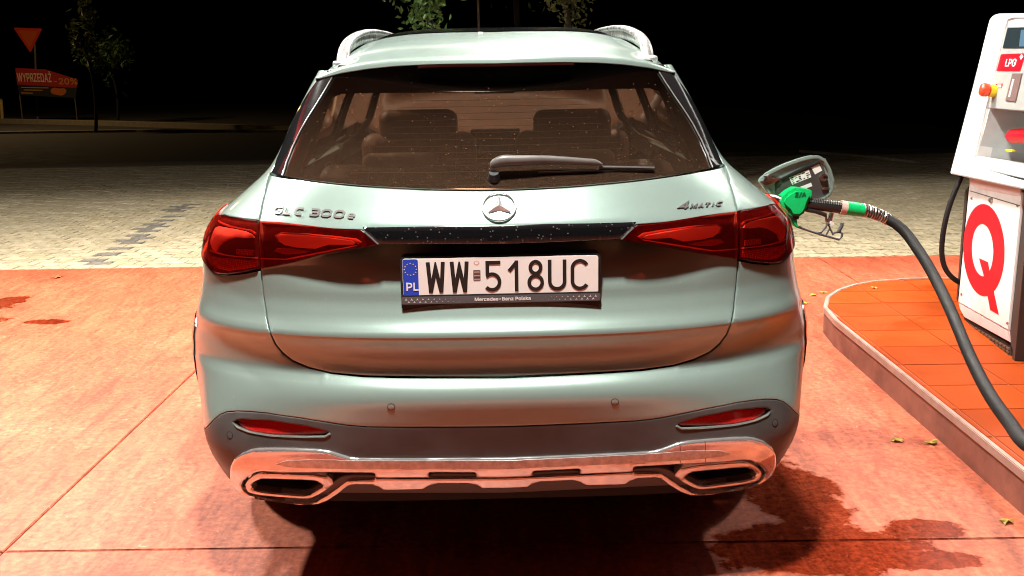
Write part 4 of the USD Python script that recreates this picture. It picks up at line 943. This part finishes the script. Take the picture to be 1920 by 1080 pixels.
obj('trigger_guard', cat([gt([(690, 930), (800, 968), (905, 1003), (960, 990), (1010, 935), (1035, 880)]), gt([(905, 1003), (1040, 1042), (1160, 1075), (1190, 1040), (1197, 1000)]), gt([(1010, 1030), (1055, 950), (1040, 900)], .003), gt([(1055, 945), (1095, 1025)], .003),
                              gt([(1100, 1000), (1150, 990), (1195, 1000)], .0035), gt([(1150, 990), (1185, 930), (1195, 888)], .0065)]), M['holder'], noz, smooth=50)
obj('trigger', cat([gt([(1075, 775), (1062, 830), (1040, 905)], .008), gt([(1010, 800), (1020, 880)], .004)]), M['steel'], noz, smooth=50)
obj('trigger_pivot', extr(Polygon([(np3(*p)[0], np3(*p)[2]) for p in arc(1060, 885, 22, 22, 0, 360, 20)]), (0, yn, 0), (1, 0, 0), (0, 0, 1), .004, .018), M['label_white'], noz)

# ================================================================== fuel pump
Lb, Rb = at(1803, 598, z=ISL), at(1897, 672, z=ISL)
e1 = Rb - Lb; e1[2] = 0; PL = np.linalg.norm(e1); e1 /= PL           # along the face, towards the camera
ez = np.array([0, 0, 1.0]); nf = np.cross(e1, ez)                     # out of the face, towards the car
if nf[0] > 0: nf = -nf
e1f = np.cross(ez, nf)                                                # so that e1f x ez = nf
pump = thing('fuel_pump', Lb + (Rb - Lb) / 2 + np.array([.25, 0, 0]), 'white and red fuel pump with a big red letter on its front', 'fuel pump')
def fp(px, py, off=0.0, p0=Lb, n=None):
    n = nf if n is None else n; q = atp(px, py, np.asarray(p0) + n * off, n); return q
def fpoly(pts, off=0.0, p0=Lb, n=None, a1=None, a2=None):
    n = nf if n is None else n; a1 = e1f if a1 is None else a1; a2 = ez if a2 is None else a2
    return Polygon([((q - p0) @ a1, (q - p0) @ a2) for q in (fp(x, y, off, p0, n) for x, y in pts)]).buffer(0)
def fex(pts, h0, h1, bev=0.0, rnd=0.0):
    P = fpoly(pts, h1 if h0 < -.05 else h0)
    if rnd: P = P.buffer(-rnd).buffer(rnd)
    return extr(P, Lb, e1f, ez, h0, h1, bev)
DEP = .46
zx = lambda *p: [(1720 + x * .37037, 320 + y * .37037) for x, y in p]
obj('plinth', fex([(1807, 596), (1896, 650), (1896, 676), (1807, 628)], -DEP, -.012, .004), M['pump_dark'], pump)
for k in range(4):
    a, b = np.array([1808.5, 600.5 + k * 7.4]), np.array([1895, 653.5 + k * 5.6])
    for j in range(13):
        c0 = a + (b - a) * (j + .12) / 13; c1 = a + (b - a) * (j + .85) / 13
        obj('grille_slat', fex([tuple(c0), tuple(c1), tuple(c1 + [0, 4.0]), tuple(c0 + [0, 4.0])], -.012, -.004, .001), M['pump_dark'] if j % 1 else M['interior'], pump)
obj('skirt', fex(zx((206, 668), (460, 812), (464, 868), (236, 742), (214, 700)), -DEP, .002, .004), M['pump_skirt'], pump)
obj('front_panel', fex(zx((262, 78), (272, 40), (400, 70), (528, 112), (524, 180), (459, 809), (206, 665)), -DEP, .004, .004), M['pump_white'], pump)
obj('side_strip', fex(zx((240, 100), (258, 76), (203, 662), (196, 655)), -DEP, -.01, .003), M['pump_dark'], pump)
obj('corner_post', fex(zx((534, 90), (556, 96), (500, 968), (472, 880), (464, 812)), -DEP, -.006, .004), M['pump_dark'], pump)
obj('upper_band', fex(zx((268, 42), (276, 30), (530, 92), (527, 128), (500, 128), (330, 95), (272, 68)), 0, .0065, .002), M['pump_skirt'], pump)
q = np.array(fpoly(zx((313, 443), (358, 463), (372, 540), (385, 600), (413, 730), (370, 705), (352, 610), (335, 520)), .004).exterior.coords)
QO = fpoly(zx(*[(338 + 104 * math.cos(t) - 4 * math.sin(t), 402 + 233 * math.sin(t) + 18 * math.cos(t)) for t in np.linspace(0, 2 * PI, 48)]), .004)
QI = fpoly(zx(*[(331 + 55 * math.cos(t) - 3 * math.sin(t), 402 + 132 * math.sin(t) + 14 * math.cos(t)) for t in np.linspace(0, 2 * PI, 40)]), .004)
obj('letter', extr(unary_union([QO.difference(QI), Polygon(q).buffer(0)]), Lb, e1f, ez, .004, .0055), M['pump_red'], pump)
for pxa in ((1822, 372), (1908, 386), (1803, 552), (1889, 606)):
    obj('screw', fex(arc(pxa[0], pxa[1], 1.9, 2.6, 0, 360, 12), .004, .0062, .0008), M['steel'], pump)
obj('panel_seam', fex([(1818.5, 357), (1912.5, 385), (1912.4, 386.6), (1818.3, 358.4)], .004, .0046), M['pump_dark'], pump)
obj('lock', fex([(1720 + x * .37037, 320 + y * .37037) for x, y in arc(375, 150, 9, 13, 0, 360, 16)], .004, .012, .002), M['steel'], pump)
# the pump's end, red, towards the camera
rr0 = fp(1897, 640); ze = fp(1908, 470)[2]
en = e1f * (1 if (e1f @ e1) > 0 else -1)
zr0, zr1 = ISL + .05, fp(1916, 360)[2]
pr = Lb + en * (PL + .035)
obj('end_panel', extr(rrect(.03, zr0 - ISL + .06, DEP - .04, zr1 - ISL - .02, .02), np.array([pr[0], pr[1], ISL]), -nf, ez, -.03 if np.cross(-nf, ez) @ en > 0 else -.012, .012, .003), M['pump_red'], pump)
obj('end_frame', extr(sbox(.0, .0, DEP, zr1 - ISL).difference(rrect(.03, .11, DEP - .04, zr1 - ISL - .02, .02)), np.array([pr[0], pr[1], ISL]), -nf, ez, -.03, .004, .002), M['pump_dark'], pump)
# head of the pump: leaning back a little
hb = fp(1807, 330, .05); TILT = math.radians(9)
nh = nf * math.cos(TILT) + ez * math.sin(TILT); eh = -nf * math.sin(TILT) + ez * math.cos(TILT)
def hpoly(pts, off): return fpoly(pts, off, hb, nh, e1f, eh)
def hex_(pts, h0, h1, bev=0.0, rnd=0.0, cut=None):
    P = hpoly(pts, h0 if h0 > -.1 else h1)
    if rnd: P = P.buffer(-rnd).buffer(rnd)
    if cut is not None: P = P.difference(cut)
    return extr(P, hb, e1f, eh, h0, h1, bev)
h5 = lambda *p: [(1760 + x * .30534, 20 + y * .30556) for x, y in p]
REC = hpoly(h5((306, 592), (640, 612), (560, 1045), (205, 962), (232, 862)), 0)
shell = h5((155, 1013), (300, 470), (395, 92), (405, 60), (425, 38), (455, 30), (800, 28), (800, 1150), (510, 1088))
recess_cut = REC
head_ = obj('head_case', cat([hex_(shell, -.06, .012, .006, .004, cut=hpoly(h5((226, 955), (306, 600), (345, 455), (425, 105), (440, 62), (470, 52), (790, 50), (790, 1100), (500, 1036)), 0)), hex_(shell, -.42, -.30, 0)]), M['pump_white'], pump, smooth=30)
obj('head_side', hex_(shell, -.31, -.059, 0, cut=hpoly(h5((226, 955), (306, 600), (425, 105), (440, 62), (790, 50), (790, 1100), (500, 1036)), 0)), M['pump_mid'], pump)
face = h5((306, 600), (345, 455), (425, 105), (438, 64), (470, 54), (790, 52), (790, 640))
obj('head_face', hex_(face, -.03, .004, .002), M['pump_grey'], pump)
obj('head_face_top', hex_(h5((440, 64), (470, 54), (790, 52), (790, 100), (426, 106)), .0045, .009, .002), M['pump_mid'], pump)
obj('display', hex_(h5((427, 108), (700, 98), (700, 228), (397, 229)), .0045, .008), M['screen'], pump)
obj('lit_display', hex_(h5((507, 118), (700, 110), (700, 218), (494, 220)), .0085, .0095), M['screen_blue'], pump)
lpg = obj('gas_label', hex_(h5((384, 268), (600, 258), (524, 300), (501, 372), (356, 370)), .0045, .006), M['pump_red'], pump)
la, lb_, lc = atp(1760 + 404 * .30534, 20 + 341 * .30556, hb + nh * .006, nh), atp(1760 + 468 * .30534, 20 + 338 * .30556, hb + nh * .006, nh), atp(1760 + 412 * .30534, 20 + 298 * .30556, hb + nh * .006, nh)
ltx = meshkit.text_mesh('LPG', .1, .001, True); lw = np.ptp(np.array(ltx.vertices)[:, 0])
hgt = np.linalg.norm((lc - la) @ eh); sxl = np.linalg.norm(lb_ - la) / lw * .1 / hgt
obj('label_lettering', lettering('LPG', hgt, la, e1f, eh, sxl, .001, True), M['white_ink'], lpg)
obj('label_diamond', hex_(h5((498, 284), (510, 266), (520, 282), (506, 302)), .006, .007), M['white_ink'], lpg)
kp = obj('keypad', hex_(h5((458, 386), (516, 385), (476, 560), (414, 554)), .0045, .009, .001), M['keypad'], pump)
for k in range(9):
    a = k / 9
    x0_, y0_ = 456 - 28 * a, 420 + 112 * a
    obj('key', hex_(h5((x0_, y0_), (x0_ + 10, y0_), (x0_ + 8, y0_ + 9), (x0_ - 2, y0_ + 9)), .009, .011), M['white_ink'], kp)
ea = atp(1760 + 352 * .30534, 20 + 496 * .30556, hb, nh)
est = obj('emergency_collar', tube([ea + nh * .004, ea + nh * .03], .030, 20), M['yellow'], pump, smooth=40)
obj('emergency_button', tube([ea + nh * .03, ea + nh * .040, ea + nh * .06, ea + nh * .072, ea + nh * .076], [.022, .032, .033, .026, .010], 20), M['estop'], pump, smooth=60)
el = obj('emergency_label', hex_(h5((352, 450), (394, 448), (388, 474), (346, 476)), .0045, .006), M['pump_red'], pump)
for yy in (455, 466): obj('label_line', hex_(h5((360, yy), (386, yy - 1), (385, yy + 4), (359, yy + 5)), .006, .0065), M['white_ink'], el)
# the recess where the nozzle hangs
obj('recess_back', hex_(h5((300, 590), (640, 600), (640, 900), (225, 900)), -.30, -.28), M['pump_dark'], pump)
obj('recess_cheek', hex_(h5((306, 598), (316, 598), (244, 868), (232, 862)), -.28, .0), M['pump_mid'], pump)
obj('recess_ceiling', hex_(h5((306, 590), (640, 604), (640, 612), (306, 598)), -.28, .0), M['pump_grey'], pump)
obj('recess_shelf', hex_(h5((226, 888), (640, 972), (640, 1060), (210, 958)), -.30, .004, .004), M['pump_mid'], pump)
for k in range(4):
    for j in range(3):
        x_, y_ = 380 + j * 44 - k * 6, 682 + k * 24
        obj('louvre', hex_(h5((x_, y_), (x_ + 34, y_ + 2), (x_ + 31, y_ + 10), (x_ - 3, y_ + 8)), -.28, -.262, .002), M['pump_grey'], pump)
n0, n1 = atp(1760 + 440 * .30534, 20 + 770 * .30556, hb - nh * .10, nh), atp(1760 + 640 * .30534, 20 + 765 * .30556, hb - nh * .10, nh)
hn = thing('hanging_nozzle', n0, 'red nozzle resting in the recess of the white fuel pump', 'nozzle')
obj('nozzle_body', tube([n0, n0 * .9 + n1 * .1, n0 * .2 + n1 * .8, n1], [.024, .034, .036, .03], 16), M['pump_red'], hn, smooth=50)
obj('nozzle_grip', tube([n1, n1 + e1f * .18 * np.sign(e1f @ e1) - ez * .05], .022, 12), M['grip'], hn, smooth=50)
pb = atp(1760 + 442 * .30534, 20 + 858 * .30556, hb - nh * .10, nh)
ps = obj('paper_scrap', extr(Polygon([(-.03, -.012), (-.01, -.018), (.03, -.004), (.022, .014), (-.004, .006), (-.02, .016)]), pb, e1f, -nf, -.004, .004), M['yellow']); tag(ps, 'crumpled yellow paper scrap lying on the grey shelf of the fuel pump', 'paper scrap')
# the second hose, hanging behind the pump's far edge
yh = Lb[1] + .12
h2 = [(1872, 80, .0), (1851, 150, 0), (1838, 205, 0), (1824, 265, 0), (1808, 318, 0), (1790, 360, 0), (1776, 400, 0), (1768, 440, 0), (1766, 475, 0), (1771, 500, 0), (1782, 517, 0), (1800, 530, 0), (1830, 540, 0)]
obj('hose', tube(spline([at(a, b, y=yh) for a, b, c in h2], 80), .0135, 12), M['rubber'], pump, smooth=60)

# ================================================================== fallen leaves
def leaf(px, py, label, m, z=0.0, size=.035, rot=0.0, s=0):
    p = at(px, py, z=z); rr = random.Random(s)
    o = [(0, -1), (.35, -.6), (.8, -.55), (.62, -.1), (.95, .3), (.4, .35), (.1, 1.1), (-.2, .4), (-.85, .35), (-.6, -.05), (-.8, -.5), (-.3, -.6)]
    c, s_ = math.cos(rot), math.sin(rot); V = [(0, 0, .006)]
    for x, y in o: V.append(((x * c - y * s_) * size, (x * s_ + y * c) * size * .8, rr.uniform(.001, .014)))
    V = np.array(V) + [p[0], p[1], z + .001]; n_ = len(o)
    F_ = [(0, i + 1, (i + 1) % n_ + 1) for i in range(n_)]
    m_ = trimesh.Trimesh(np.vstack([V, V - [0, 0, .0012]]), F_ + [(a + n_ + 1, c_ + n_ + 1, b + n_ + 1) for a, b, c_ in F_], process=False)
    tag(obj('fallen_leaf', m_, m), label, 'leaf')
LY, LB = M['leaf_yellow'], M['leaf_brown']
leaf(1682, 827, 'yellow leaf lying on red concrete beside the kerb, left one of a close pair', LY, 0, .030, .4, 1)
leaf(1746, 832, 'yellow leaf lying on red concrete close against the kerb, right one of a close pair', LY, 0, .030, 1.9, 2)
leaf(1887, 980, 'yellow leaf at the foot of the kerb near the right edge of the photo', LY, 0, .026, 2.7, 3)
leaf(1543, 549, 'small yellow leaf on the concrete just outside the rounded island tip', LY, 0, .035, .8, 4)
leaf(1524, 555, 'thin yellowish leaf on the concrete left of the rounded island tip', LY, 0, .028, 2.2, 5)
leaf(1508, 570, 'yellow brown leaf on the concrete right beside the car flank', LY, 0, .034, 3.4, 6)
leaf(638, 1025, 'brown curled leaf in the shadow under the left exhaust tip', LB, 0, .032, .9, 7)
leaf(106, 521, 'reddish brown leaf beside the wet patch at the far left', LB, 0, .05, .2, 8)
leaf(1640, 541, 'small yellow leaf lying on the orange tiles of the island', LY, ISL, .022, 1.1, 9)

# ================================================================== behind: kerbs, signs, trees
def strip(pxs_, name, label, hgt_, wid, m):
    P = [at(a, b, z=0) for a, b in pxs_]; P = np.array(P)[:, :2]
    tag(obj(name, extr(LineString(P).buffer(wid / 2, cap_style=2), (0, 0, 0), (1, 0, 0), (0, 1, 0), -.05, hgt_, .01), m), label, 'kerb')
strip([(-260, 224), (20, 230), (200, 234), (330, 238), (560, 246)], 'far_kerb', 'pale kerb at the far edge of the road behind the signs', .12, .35, M['kerbstone'])
strip([(-200, 252), (20, 249), (160, 247), (260, 245.5), (540, 246.5)], 'near_kerb', 'faint pale kerb line on the near side of the road at the left', .04, .30, M['kerbstone'])
strip([(1500, 284), (1560, 289), (1640, 296), (1722, 306)], 'right_kerb', 'faint kerb line in the dark behind the filler flap', .03, .05, M['kerbstone'])
# give way sign
ys = 30.0; sp0 = at(70, 224, z=0); ys = sp0[1]
a, b, c = (at(p[0], p[1], y=ys) for p in ((28, 53.5), (77, 55), (57, 96)))
sign = thing('give_way_sign', (sp0[0], ys, 0), 'orange triangular give way sign on a thin post at the left', 'road sign')
tri = Polygon([(p[0], p[2]) for p in (a, b, c)])
obj('sign_plate', extr(tri.buffer(.03, quad_segs=4), (0, ys, 0), (1, 0, 0), (0, 0, 1), 0, .012), simple('sign_red', (.80, .05, .012), .35, coat=.3), sign)
obj('sign_field', extr(tri.buffer(-.06), (0, ys, 0), (1, 0, 0), (0, 0, 1), .012, .015), simple('sign_orange', (.80, .12, .012), .35, coat=.3), sign)
tp_ = at(62, 60, y=ys)
obj('post', tube([np.array([sp0[0], ys + .03, -.05]), np.array([tp_[0] + .02, ys + .03, c[2] + .5])], .035, 10), M['post'], sign, smooth=50)
# banner
yb = 33.0
bn0 = at(36, 180, y=yb)
ban = thing('sale_banner', (bn0[0], yb, 0), 'red and black sale banner with pale lettering behind the give way sign', 'banner')
P2 = lambda pts, y: Polygon([(at(px, py, y=y)[0], at(px, py, y=y)[2]) for px, py in pts])
XZ = ((1, 0, 0), (0, 0, 1))
M['ban_red'] = simple('banner_red', (.42, .012, .010), .6); M['ban_black'] = simple('banner_black', (.012, .010, .010), .6); M['ban_text'] = simple('banner_cream', (.75, .55, .38), .6); M['ban_gold'] = simple('banner_gold', (.65, .28, .03), .6); M['ban_bread'] = simple('banner_orange', (.55, .13, .025), .6)
obj('banner_lower', extr(P2([(32.5, 158.5), (144, 165), (142, 184), (36, 178)], yb), (0, yb, 0), *XZ, -.01, 0), M['ban_black'], ban)
obj('banner_upper', extr(P2([(29, 127.5), (85, 130), (146, 149), (144, 165), (32.5, 158.5)], yb), (0, yb, 0), *XZ, 0, .012), M['ban_red'], ban)
def bantext(t, x0, x1, yb0, h, m, nm, bold=True):
    o = at(x0, yb0, y=yb); o1 = at(x1, yb0, y=yb); hz = o[2] - at(x0, yb0 + h, y=yb)[2]
    tm = meshkit.text_mesh(t, hz, .004, bold); w = np.ptp(np.array(tm.vertices)[:, 0])
    obj(nm, lettering(t, hz, np.array([o[0], yb - .012, o[2]]), (1, 0, -.035), (0, 0, 1), (o1[0] - o[0]) / w, .004, bold), m, ban)
bantext('WYPRZEDAŻ', 33, 97, 152.5, 15.5, M['ban_text'], 'banner_heading')
bantext('-20%', 99, 143, 157.5, 11, M['ban_gold'], 'banner_discount')
for x0_, x1_, y_ in ((40, 91, 164.5), (45, 80, 169), (40, 62, 174.5)):
    obj('banner_line', extr(P2([(x0_, y_ - 1.2), (x1_, y_ - .4), (x1_, y_ + 1), (x0_, y_ + .4)], yb), (0, yb, 0), *XZ, .012, .016), M['ban_gold'], ban)
obj('banner_picture', extr(P2([tuple(p) for p in chaikin([(95, 168), (100, 164), (112, 166), (122, 165), (126, 172), (118, 180), (106, 178), (96, 175)], 2)], yb), (0, yb, 0), *XZ, .012, .018), M['ban_bread'], ban)
for px in (36, 139):
    q_ = at(px, 170, y=yb + .04); obj('banner_post', tube([(q_[0], yb + .04, 0), (q_[0], yb + .04, 1.35)], .02, 8), M['post'], ban, smooth=50)
ps0 = at(5, 227, z=0); ps1 = at(2, 188, y=ps0[1])
mp = thing('marker_post', (ps0[0], ps0[1], 0), 'short pale yellow post on the kerb at the left edge', 'post')
obj('post_shaft', tube([ps0, ps1], .055, 10), simple('pale_yellow_paint', (.55, .42, .14), .6), mp, smooth=50)
obj('post_cap', tube([ps1, ps1 + np.array([0, 0, .05])], [.06, .03], 10), M['post'], mp, smooth=50)
# thin mast behind the car
mb = np.array([at(897, 20, y=13.0)[0], 13.0, 0])
mast = thing('mast', mb, 'thin brown mast rising out of sight behind the car roof', 'mast')
obj('mast_shaft', tube([mb, mb + [0, 0, 3], mb + [0, 0, 7]], [.025, .02, .016], 10), M['post'], mast, smooth=50)
obj('mast_foot', rbox(mb[0] - .10, mb[0] + .10, 12.9, 13.1, -.02, .05, .01), M['kerbstone'], mast)
# trees: trunk, limbs, crown of leaf faces in clumps
def tree(name, x, y, h, cz, rx, rz, n, lsize, m, label, seed, trunk=.12, low=None):
    rr = np.random.default_rng(seed); t = thing(name, (x, y, 0), label, 'tree')
    top = np.array([x, y, cz]); limbs = [tube(spline([(x, y, -.05), (x + .08, y, cz * .4), (x - .05, y + .05, cz)], 10), np.linspace(trunk, trunk * .55, 10), 9)]
    cl = []
    for k in range(26):
        d = rr.normal(size=3); d /= np.linalg.norm(d); r = rr.uniform(.35, 1.0) ** .6
        c = np.array([x, y, cz + rz * .35]) + d * r * np.array([rx, rx, rz])
        cl.append(c)
        if k < 12: limbs.append(tube(spline([top, (top + c) / 2 + [0, 0, .1], c], 6), np.linspace(trunk * .45, .012, 6), 6))
    obj('trunk', cat(limbs), M['bark_dark'], t, smooth=50)
    C = np.array(cl)[rr.integers(0, len(cl), n)] + rr.normal(size=(n, 3)) * np.array([rx, rx, rz]) * .17
    a = rr.normal(size=(n, 3)); a /= np.linalg.norm(a, axis=1)[:, None]; b = np.cross(a, rr.normal(size=(n, 3))); b /= np.linalg.norm(b, axis=1)[:, None]
    s = lsize * rr.uniform(.6, 1.3, (n, 1)); up = np.cross(a, b) * s * .18
    V = np.stack([C - a * s, C + b * s * .48 + up, C + a * s, C - b * s * .48 + up], 1).reshape(-1, 3); i = np.arange(n) * 4
    obj('crown', trimesh.Trimesh(V, np.vstack([np.c_[i, i + 1, i + 2], np.c_[i, i + 2, i + 3]]), process=False), m, t)
M['bark_dark'] = simple('dark_bark', (.010, .008, .006), .9)
c1 = at(800, 5, y=7.5); c2 = at(1072, 5, y=7.3); c3 = at(965, -10, y=12.0); c4 = at(150, 60, y=24.0)
tree('broadleaf_tree', c1[0], 7.5, 5, 2.42, .36, .9, 3000, .036, M['leaf'], 'green leafy tree above the left half of the car roof', 3, .05)
tree('olive_tree', c2[0], 8.2, 5, 2.50, .42, .9, 2600, .036, M['leaf2'], 'olive green tree showing above the right half of the car roof', 5, .05)
tree('dark_tree', c3[0], 13.5, 6, 3.6, 1.2, 1.5, 3000, .055, M['leaf'], 'dim dark tree between the two brighter trees above the roof', 8, .07)
tree('roadside_tree', c4[0] - .25, 25.0, 6, 2.15, .34, 1.0, 380, .09, M['leaf2'], 'dim tree right of the give way sign, its leaves over the banner', 12, .05)
tree('far_tree', at(212, 150, y=30.0)[0], 30.0, 6, 1.6, .8, .9, 350, .10, M['leaf'], 'barely lit bush like tree right of the banner', 15, .05)

# ================================================================== the canopy overhead and its lamps (they light the scene)
can = thing('station_canopy', (4.2, .5, 0), 'flat roofed canopy on columns over the pumps', 'canopy')
CX0, CX1, CY0, CY1 = -5.5, 9.0, -7.5, 4.6
holes = unary_union([sbox(x - hx - .03, y - hy - .03, x + hx + .03, y + hy + .03) for x, y, hx, hy, e in LAMPS])
obj('ceiling', extr(sbox(CX0, CY0, CX1, CY1).difference(holes), (0, 0, 0), (1, 0, 0), (0, 1, 0), CEIL, CEIL + .04), M['canopy'], can)
obj('roof_deck', box(CX0, CX1, CY0, CY1, CEIL + .5, CEIL + .55), M['canopy'], can)
obj('cutoff_fascia', extr(sbox(CX0 - .05, CY0 - .05, CX1 + .05, CY1 + .05).difference(sbox(CX0, CY0, CX1, CY1)), (0, 0, 0), (1, 0, 0), (0, 1, 0), CEIL - .7, CEIL + .6), M['canopy_red'], can)  # unseen; its drop is set to cut lamp light off the far paving
for y in (-4.2, 3.9): obj('column', rbox(4.6, 4.9, y - .15, y + .15, 0, CEIL, .02), M['pump_mid'], can, smooth=40)
LAMP_LABELS = ['square ceiling lamp straight above the tail of the car', 'square ceiling lamp over the forecourt left of the car tail', 'square ceiling lamp over the concrete left of the car bonnet', 'square ceiling lamp above the front of the car', 'square ceiling lamp over the far end of the pump island']
for i, (x, y, hx, hy, e) in enumerate(LAMPS):
    lt = thing('canopy_lamp', (x, y, CEIL), LAMP_LABELS[i], 'ceiling lamp', 'canopy lamps')
    fr = sbox(x - hx - .03, y - hy - .03, x + hx + .03, y + hy + .03)
    obj('housing', cat([extr(fr.difference(sbox(x - hx, y - hy, x + hx, y + hy)), (0, 0, 0), (1, 0, 0), (0, 1, 0), CEIL - .02, CEIL + .25), box(x - hx - .03, x + hx + .03, y - hy - .03, y + hy + .03, CEIL + .25, CEIL + .27)]), M['alu'], lt)
    rl = UsdLux.RectLight.Define(stage, str(lt.GetPath()) + '/lamp')
    rl.CreateWidthAttr(2 * hx); rl.CreateHeightAttr(2 * hy); rl.CreateIntensityAttr(e); rl.CreateColorAttr(Gf.Vec3f(*LAMP_COLOR)); rl.CreateNormalizeAttr(False)
    rl.AddTranslateOp().Set(Gf.Vec3d(0, 0, .06))
# a street lamp out of the picture on the left lights the far kerb, the sign and the banner
sx_, sy_ = -16.5, 24.5
sl = thing('street_lamp', (sx_, sy_, 0), 'tall street lamp with a warm light beside the far road', 'street lamp')
obj('post', tube([(sx_, sy_, 0), (sx_, sy_, 6.5)], [.08, .05], 12), M['post'], sl, smooth=50)
obj('arm', tube([(sx_, sy_, 6.4), (sx_ + .6, sy_ + .5, 6.6), (sx_ + 1.4, sy_ + 1.2, 6.6)], .035, 10), M['post'], sl, smooth=50)
obj('lamp_head', rbox(sx_ + 1.2, sx_ + 1.8, sy_ + 1.05, sy_ + 1.35, 6.58, 6.70, .04), M['post'], sl, smooth=40)
r2 = UsdLux.RectLight.Define(stage, str(sl.GetPath()) + '/lamp')
r2.CreateWidthAttr(.4); r2.CreateHeightAttr(.2); r2.CreateIntensityAttr(900); r2.CreateColorAttr(Gf.Vec3f(1, .66, .30)); r2.AddTranslateOp().Set(Gf.Vec3d(1.5, 1.2, 6.56))
